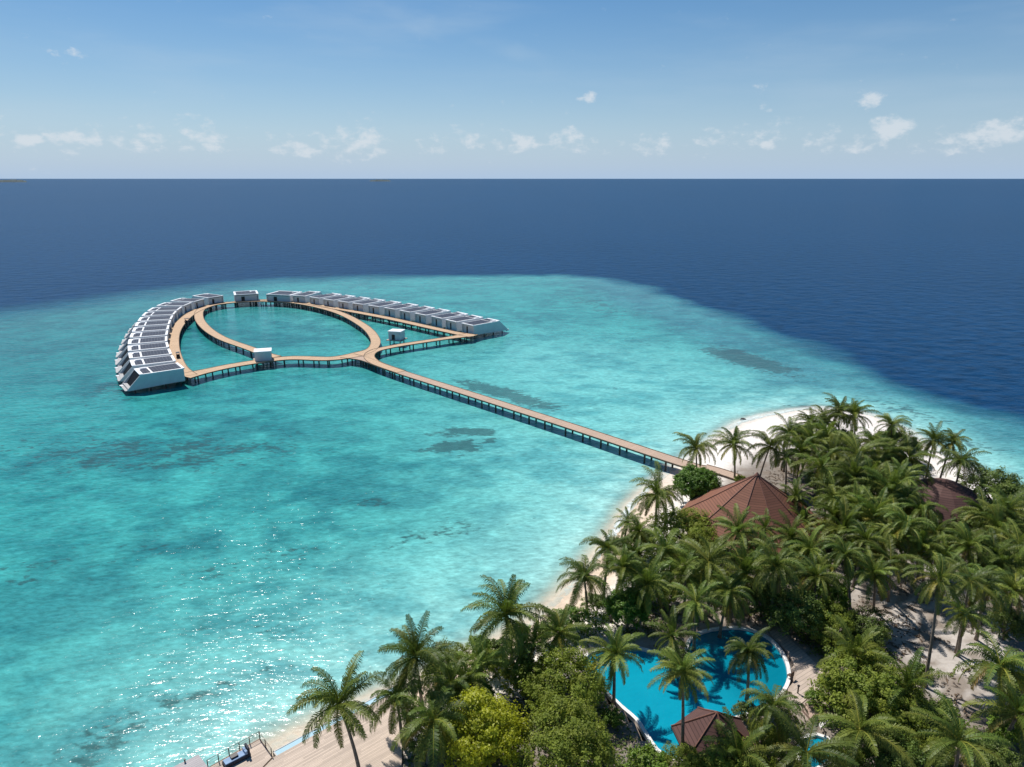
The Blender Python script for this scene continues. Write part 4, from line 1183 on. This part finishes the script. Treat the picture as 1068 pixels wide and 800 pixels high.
palm(925, 478, 8.5, 'mid-grove palm under the palm that pokes above the dark tree', 'full', 1.0)
palm(974, 460, 10.5, 'tall dark palm behind the domed red-brown roof, against turquoise water', 'full', .85)
palm(993, 462, 10.5, 'palm with upswept fronds behind the right half of the domed roof', 'wind', .8)
palm(1003, 482, 11, 'palm with thin trunk in front of the domed red-brown roof, crown over the beach', 'full', .85, base=(991, 532))
palm(1027, 536, 8.5, 'large star palm in front of the domed roof, to its right', 'star', .95)
palm(1051, 534, 9, 'palm at the right border below the dark shore tree', 'full', 1.0)
palm(976, 556, 7.5, 'dark palm directly in front of the domed red-brown roof', 'full', .72)
palm(945, 550, 10.5, 'tall palm with hanging fronds between domed roof and sandy clearing', 'droop', 1.05, base=(962, 604))
palm(908, 508, 7.5, 'bright young palm with upright fronds in the middle of the upper grove', 'young', 1.05)
palm(913, 541, 8, 'palm in the thick of the grove above the orange-hearted palm', 'full', 1.05)
palm(880, 553, 7, 'low palm right of the lime-yellow shrub in the grove', 'young', .95)
palm(836, 544, 5, 'small spiky green palm at the right eave of the big red roof', 'young', .6)
palm(845, 575, 8, 'palm with arching pale fronds right of the large middle palm', 'droop', .9)
palm(871, 522, 8, 'palm over the dark hollow right of the big red roof', 'droop', 1.0)
palm(930, 515, 8.5, 'palm in the upper grove left of the dark palm by the domed roof', 'full', 1.05)
palm(946, 520, 8, 'dark palm at the left edge of the domed red-brown roof', 'full', .8)
palm(775, 600, 7.5, 'shaded palm beneath the star-shaped palm in front of the big roof', 'full', .95)
palm(667, 555, 6.5, 'low palm in the fringe below the bushy beach palm', 'full', .85)
palm(675, 610, 7.5, 'shaded palm behind the pool to the right of the bright green shrub', 'full', .95)
palm(1045, 590, 8.5, 'shaded palm between the two right-border palms', 'full', 1.0)
palm(985, 580, 8, 'palm at the top edge of the sandy clearing', 'full', .75)
palm(1062, 745, 6, 'low palm at the right border in the shrubs near the bottom', 'young', 1.0)
palm(945, 722, 5, 'low half-buried palm in shrubs at the lower left of the clearing', 'young', .95)
palm(770, 790, 4.5, 'fronds of a low palm at the bottom border under the hut roof', 'young', 1.0)
palm(470, 715, 5.5, 'low dark palm between shore shrubs and the lime-yellow tree', 'droop', .95)
palm(1005, 640, 9, 'thin-trunked palm behind the curved-trunk palm in the clearing', 'star', .7, base=(1010, 655))
palm(912, 600, 8, 'palm with slim trunk beside the orange-hearted palm at the clearing', 'full', .8, base=(914, 632))
palm(890, 498, 8.5, 'palm in the upper grove under the brownish spreading palm', 'full', 1.0)
palm(830, 520, 7.5, 'dark palm in the shade just right of the big roof eave', 'full', .65)
palm(1002, 563, 7, 'palm between the star palm and the dark palm before the domed roof', 'droop', .8)
palm(960, 575, 7.5, 'shaded palm over the top left corner of the sandy clearing', 'full', .9)
# the packed middle of the grove
palm(836, 472, 8.5, 'palm wedged between the curl-crowned palm and the pale-fronded palm by the sandbar', 'full', .95)
palm(868, 476, 8.5, 'palm in the upper grove between the grey-trunked palm and the brownish spreading palm', 'droop', .95)
palm(911, 462, 8.5, 'palm left of the round dark shore tree at the top of the grove', 'full', .95)
palm(838, 452, 9, 'palm directly under the one leaning left at the sandbar edge', 'droop', .9)
palm(860, 440, 9.5, 'palm just left of and below the twin tall palms', 'full', .9)
palm(913, 488, 8, 'palm above the bright young palm in the upper grove', 'droop', 1.0)
palm(940, 500, 8, 'palm left of the domed red-brown roof, under the yellow-green palm', 'full', 1.0)
palm(870, 540, 7, 'palm directly above the small lime-yellow shrub', 'full', .85)
palm(893, 530, 8, 'palm below the bright young palm, over the dark broadleaf tree', 'full', 1.0)
palm(927, 562, 8, 'palm just above the palm with the orange-brown heart', 'droop', .95)
palm(904, 564, 8, 'palm between the drooping-skirt palm and the orange-hearted palm', 'full', .95)
palm(852, 602, 7.5, 'palm over the pale speckled flowering bush', 'full', .9)
palm(960, 532, 7.5, 'low palm at the lower left edge of the domed roof', 'droop', .8)
palm(1040, 553, 8, 'palm below the large star palm, towards the right border', 'droop', .95)
palm(1036, 585, 8.5, 'palm right of the bright broad palm at the top right of the clearing', 'full', .95)
palm(1062, 552, 8, 'palm touching the right border above the level of the clearing', 'full', .9)
palm(1058, 596, 8, 'palm at the right border between the star palm and the leaning pale trunk', 'droop', .85)
palm(792, 578, 7.5, 'palm between the small reddish palm and the large middle palm', 'full', .85)
palm(826, 562, 7, 'palm under the spiky green palm at the right eave of the big roof', 'full', .85)
palm(715, 600, 7.5, 'palm between the arching broad-fronded palm and the thin-fronded pool palm', 'full', .95)
palm(664, 578, 7, 'palm behind the one with the yellowed dead frond', 'droop', .9)
palm(760, 618, 7, 'shaded palm directly behind the top of the right pool lobe', 'full', .9)
palm(655, 545, 6, 'small palm on the tan beach just below the bushy palm', 'young', .7)
palm(545, 682, 5, 'low palm fronds spreading among the shrubs above the olive trees', 'young', .85)
palm(488, 712, 5, 'low palm directly above the lime-yellow tree with one pale frond', 'young', .9)
# --- broadleaf trees and shrubs
tree(726, 506, 23.5, 4.6, 'round dense bright-green tree at the foot of the jetty beside the big red roof', 'bright', flat=1.0)
tree(505, 766, 44, 4.6, 'lime-yellow clumpy tree at the bottom border right of the palms by the deck', 'lime')
tree(593, 776, 50, 4.4, 'large olive-green tree at the bottom border left of the pool', 'olive', var=0)
tree(588, 716, 42, 4.2, 'dark olive tree behind the large one, left of the left pool lobe', 'olive', var=1)
tree(548, 706, 24, 2.8, 'grey-green shrub between short shoreline palms and the olive trees', 'shrub', 'shrub', 'shrub', var=0)
tree(655, 634, 23, 3.9, 'bright green rounded shrub at the shaded edge behind the left pool lobe', 'bright', 'shrub', 'shrub')
tree(597, 646, 23, 2.2, 'low yellow-green hedge-like shrub along the tan beach, left of the rounded one', 'yshrub', 'shrub', 'shrub', flat=.6)
tree(569, 656, 12, 2.0, 'small green shrub at the inland end of the tan beach strip', 'yshrub', 'shrub', 'shrub')
tree(472, 690, 22, 2.6, 'green leafy shrub at the waterline between two tall shore palms', 'olive', 'shrub', 'shrub', var=1)
tree(498, 726, 18, 2.2, 'glossy bright green shrub just above the lime-yellow tree', 'bright', 'shrub', 'shrub')
tree(516, 690, 15, 2.0, 'dull green shrub under the short dark-hearted palm', 'shrub', 'shrub', 'shrub', var=0)
tree(712, 552, 31, 3.6, 'pale yellow-green spreading tree against the left eave of the big red roof', 'olive', flat=.75, var=1)
tree(668, 566, 16, 3.0, 'grey-green bush at the tan beach left of the pale spreading tree', 'shrub', 'shrub', 'shrub', var=0)
tree(735, 570, 20, 3.2, 'mid-green bush under the pale spreading tree', 'olive', 'shrub', 'shrub', var=1)
tree(866, 553, 13, 3.0, 'small lime-yellow shrub right of the big red roof', 'lime', 'shrub', 'shrub', flat=.8)
tree(866, 618, 22, 3.0, 'pale speckled flowering bush left of the clearing', 'yshrub', 'flowering bush', 'bush')
tree(862, 650, 27, 2.8, 'leafy green bush below the pale speckled one', 'olive', 'bush', 'bush', var=0)
tree(905, 655, 22, 2.2, 'dark bush at the left edge of the sandy clearing', 'deepgreen', 'bush', 'bush', var=1)
tree(910, 722, 47, 4.0, 'wide olive-green tree right of the path beside the pool', 'olive', var=1)
tree(872, 716, 18, 2.2, 'low olive hedge along the right side of the pale path', 'olive', 'shrub', 'shrub', flat=.7, var=0)
tree(852, 728, 13, 1.6, 'small bush between the path and the raised plank terrace', 'yshrub', 'shrub', 'shrub', flat=.8)
tree(950, 745, 30, 2.6, 'mixed green shrub below the clearing, right of the wide olive tree', 'deepgreen', 'shrub', 'shrub', var=0)
tree(930, 790, 28, 2.4, 'shrub at the bottom border between the two star palms', 'deepgreen', 'shrub', 'shrub', var=1)
tree(1040, 513, 29, 4.8, 'round dark green tree on the right-hand shore against turquoise water', 'deepgreen', var=0)
tree(1066, 527, 20, 4.0, 'dark tree cut by the right border on the shore', 'deepgreen', var=1)
tree(933, 462, 20, 4.6, 'round dark tree on the upper right shore below a poking palm', 'deepgreen', var=1)
tree(950, 468, 14, 3.6, 'small dark bush on the shore right of the round dark tree', 'deepgreen', 'shrub', 'shrub', var=0)
tree(772, 808, 38, 2.6, 'yellow-olive bushy tree at the bottom border in front of the hut roof', 'olive', var=1)
tree(678, 797, 25, 2.2, 'yellow-green bush at the bottom border left of the hut', 'yshrub', 'bush', 'bush')
tree(715, 800, 24, 2.4, 'olive bush at the bottom border directly under the tall pool palm', 'olive', 'bush', 'bush', var=0)
tree(640, 748, 12, 1.4, 'yellow-flecked shrub at the front rim of the left pool lobe', 'yshrub', 'shrub', 'shrub')
tree(622, 712, 11, 1.4, 'olive shrub at the left tip of the pool', 'olive', 'shrub', 'shrub', var=0)
tree(777, 742, 13, 1.5, 'glossy dark green shrub at the foot of the palm on the right pool lobe', 'deepgreen', 'shrub', 'shrub', var=0)
tree(706, 686, 16, 2.0, 'dark planting bed shrub between the two pool lobes', 'deepgreen', 'shrub', 'shrub', var=1)
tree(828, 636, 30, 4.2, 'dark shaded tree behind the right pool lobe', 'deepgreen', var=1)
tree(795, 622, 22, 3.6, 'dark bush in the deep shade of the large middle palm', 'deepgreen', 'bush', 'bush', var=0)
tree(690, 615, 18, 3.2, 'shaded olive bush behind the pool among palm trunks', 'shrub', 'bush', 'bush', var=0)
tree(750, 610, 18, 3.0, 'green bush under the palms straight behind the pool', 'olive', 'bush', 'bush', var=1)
tree(1055, 760, 24, 2.4, 'green shrub at the right border under the big skirted palm', 'yshrub', 'shrub', 'shrub')
tree(1066, 712, 13, 2.2, 'bright yellow-green shrub at the right border by the skirted palm', 'lime', 'shrub', 'shrub')
tree(1035, 792, 26, 2.2, 'shrub in the bottom right corner beside the star palm', 'deepgreen', 'shrub', 'shrub', var=0)
tree(985, 745, 18, 1.6, 'low shrub at the bottom edge of the sandy clearing', 'shrub', 'shrub', 'shrub', var=1)
tree(960, 700, 12, 1.2, 'small light shrub inside the lower left of the clearing', 'yshrub', 'shrub', 'shrub')
tree(900, 525, 22, 4.2, 'dark broadleaf tree hidden in the middle of the upper grove', 'deepgreen', var=0)
tree(935, 540, 20, 4.0, 'dark broadleaf tree hidden in the grove above the clearing', 'deepgreen', var=1)
tree(1035, 565, 22, 4.0, 'dark broadleaf tree between palms at the upper right', 'deepgreen', var=0)
tree(1050, 650, 20, 3.0, 'dark bush at the right border behind the leaning pale trunk', 'deepgreen', 'bush', 'bush', var=1)
tree(772, 500, 6, 1.2, 'sparse grey bush on the sand beside the solitary palm', 'shrub', 'shrub', 'shrub', var=0)
tree(436, 772, 16, 1.8, 'dark shrub in shade at the right edge of the wooden deck', 'deepgreen', 'shrub', 'shrub', var=1)
tree(470, 765, 16, 1.8, 'olive shrub under the broad palm, left of the lime tree', 'olive', 'shrub', 'shrub', var=0)

tree(455, 704, 15, 1.8, 'olive shrub at the water edge right of the tall slim deck palm', 'olive', 'shrub', 'shrub', var=1)
tree(500, 672, 14, 1.8, 'green shrub at the water edge left of the tall shoreline palm', 'yshrub', 'shrub', 'shrub')
tree(540, 662, 14, 1.8, 'leafy shrub at the foot of the tall shoreline palm', 'olive', 'shrub', 'shrub', var=0)
tree(520, 676, 13, 1.7, 'dull shrub in the dip between shoreline palm and dark-hearted palm', 'shrub', 'shrub', 'shrub', var=1)
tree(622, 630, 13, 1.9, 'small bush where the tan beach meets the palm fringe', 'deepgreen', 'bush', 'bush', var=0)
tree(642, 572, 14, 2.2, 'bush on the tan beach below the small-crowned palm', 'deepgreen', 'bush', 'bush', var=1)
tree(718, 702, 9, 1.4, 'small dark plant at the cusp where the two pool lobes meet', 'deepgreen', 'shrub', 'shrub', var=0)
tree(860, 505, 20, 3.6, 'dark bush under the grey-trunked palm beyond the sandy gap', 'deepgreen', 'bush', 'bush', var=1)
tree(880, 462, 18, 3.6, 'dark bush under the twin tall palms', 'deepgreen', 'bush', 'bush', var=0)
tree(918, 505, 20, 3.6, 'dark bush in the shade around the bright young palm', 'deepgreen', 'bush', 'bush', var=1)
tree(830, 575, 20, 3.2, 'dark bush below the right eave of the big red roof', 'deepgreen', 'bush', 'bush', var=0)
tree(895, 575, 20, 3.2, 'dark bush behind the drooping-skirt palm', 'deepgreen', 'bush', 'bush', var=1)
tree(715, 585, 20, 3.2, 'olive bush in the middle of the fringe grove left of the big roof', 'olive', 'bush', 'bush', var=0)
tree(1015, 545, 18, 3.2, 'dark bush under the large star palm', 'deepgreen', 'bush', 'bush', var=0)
tree(660, 600, 15, 2.8, 'green bush between beach fringe palms above the bright rounded shrub', 'olive', 'bush', 'bush', var=1)
tree(900, 690, 24, 3.0, 'leafy bush under the low dark-hollowed palm right of the pool', 'olive', 'bush', 'bush', var=0)
tree(965, 775, 24, 2.4, 'green bush left of the big star palm at the bottom', 'olive', 'bush', 'bush', var=1)
tree(800, 770, 18, 1.8, 'olive bush in front of the drooping palm, right of the hut roof', 'olive', 'bush', 'bush', var=1)
tree(880, 790, 20, 1.8, 'olive bush below the star palm right of the small pool', 'olive', 'bush', 'bush', var=0)

# --- undergrowth and litter on the grove floor
grove_px = [(425, 800), (432, 740), (470, 708), (520, 692), (560, 672), (600, 655), (625, 625), (660, 590), (690, 568), (700, 545), (735, 545), (790, 600), (850, 560), (872, 530), (850, 505),
            (862, 470), (890, 462), (940, 476), (965, 500), (1012, 535), (1068, 545), (1150, 620), (1150, 860), (420, 860)]
GROVE = [tuple(at(*p_, z=1)[:2]) for p_ in grove_px]
rng = np.random.RandomState(99)
lo = np.min(GROVE, 0); hi = np.max(GROVE, 0)
XX = rng.uniform(max(lo[0], -16), min(hi[0], 108), 16000); YY = rng.uniform(58, min(hi[1], 182), 16000)
ok = (sdf(XX, YY, GROVE) < 0) & (sdf(XX, YY, POOL) > 2.2) & (sdf(XX, YY, PPOOL) > 1.5) & (sdf(XX, YY, CLEAR) > 1.5 - 4 * (vnoise(XX, YY, 7, 41) - .5)) & (sdf(XX, YY, POOLDECK) > 0) & (np.hypot(XX - 45, YY - 120.5) > 11) & (sdf(XX, YY, SHORE) < -6)
dn = vnoise(XX, YY, 6, 40, 3); ok &= dn > .38
XX, YY, DN = XX[ok][:7500], YY[ok][:7500], dn[ok][:7500]
V, F, T = [], [], []
for x, y, q_ in zip(XX, YY, DN):
    lum, yl = np.clip(rng.normal(.4, .25), 0, 1), np.clip(rng.normal(.1, .15), 0, 1); hgt = .25 + 1.9 * (q_ - .36) * rng.uniform(.5, 1.4)
    for _ in range(12):
        pos = np.array([x, y, .9]) + np.array([rng.normal() * .45, rng.normal() * .45, rng.rand() * hgt]); nr = np.array([rng.normal() * .5, rng.normal() * .5, 1.0]); nr /= np.linalg.norm(nr)
        u_ = np.cross(nr, rng.normal(size=3)); u_ /= np.linalg.norm(u_); v_ = np.cross(nr, u_); lw = rng.uniform(.25, .6); b = len(V)
        V.extend([tuple(pos - u_ * lw * .5), tuple(pos + v_ * lw * .22), tuple(pos + u_ * lw * .5 - nr * lw * .15), tuple(pos - v_ * lw * .22)]); F.append((b, b + 1, b + 2, b + 3)); T.extend([(lum, yl, 0)] * 4)
o = link(bpy.data.objects.new('undergrowth', leaf_mesh('undergrowth', V, F, T, M['deepgreen']))); o['kind'] = 'stuff'; o['label'] = 'low leafy undergrowth covering the shaded grove floor'; o['category'] = 'undergrowth'
# fallen fronds and leaf litter on the sand of the clearing and grove
V, F = [], []
XX = rng.uniform(-10, 100, 22000); YY = rng.uniform(60, 150, 22000)
ok = (sdf(XX, YY, SHORE) < -9) & (sdf(XX, YY, POOL) > 1.2) & (sdf(XX, YY, PPOOL) > 1.2) & (vnoise(XX, YY, 5, 44, 3) > .47) & (np.hypot(XX - 45, YY - 120.5) > 11) & (sdf(XX, YY, [tuple(at(*q_, z=1)[:2]) for q_ in path_px]) > .2)
for x, y in zip(XX[ok], YY[ok]):
    a = rng.uniform(0, 6.28); L_ = rng.uniform(.25, .7) if rng.rand() < .85 else rng.uniform(1.0, 2.2); W_ = rng.uniform(.06, .16); z = 1.02 + rng.rand() * .1; ca, sa = math.cos(a), math.sin(a); b = len(V)
    V.extend([(x - ca * L_ / 2, y - sa * L_ / 2, z), (x - sa * W_, y + ca * W_, z + .1), (x + ca * L_ / 2, y + sa * L_ / 2, z + .02), (x + sa * W_, y - ca * W_, z + .06)]); F.append((b, b + 1, b + 2, b + 3))
me = bpy.data.meshes.new('leaf_litter'); me.from_pydata(V, [], F); me.materials.append(M['litter'])
o = link(bpy.data.objects.new('leaf_litter', me)); o['kind'] = 'stuff'; o['label'] = 'dry brown leaf litter scattered over the pale sand'; o['category'] = 'leaf litter'
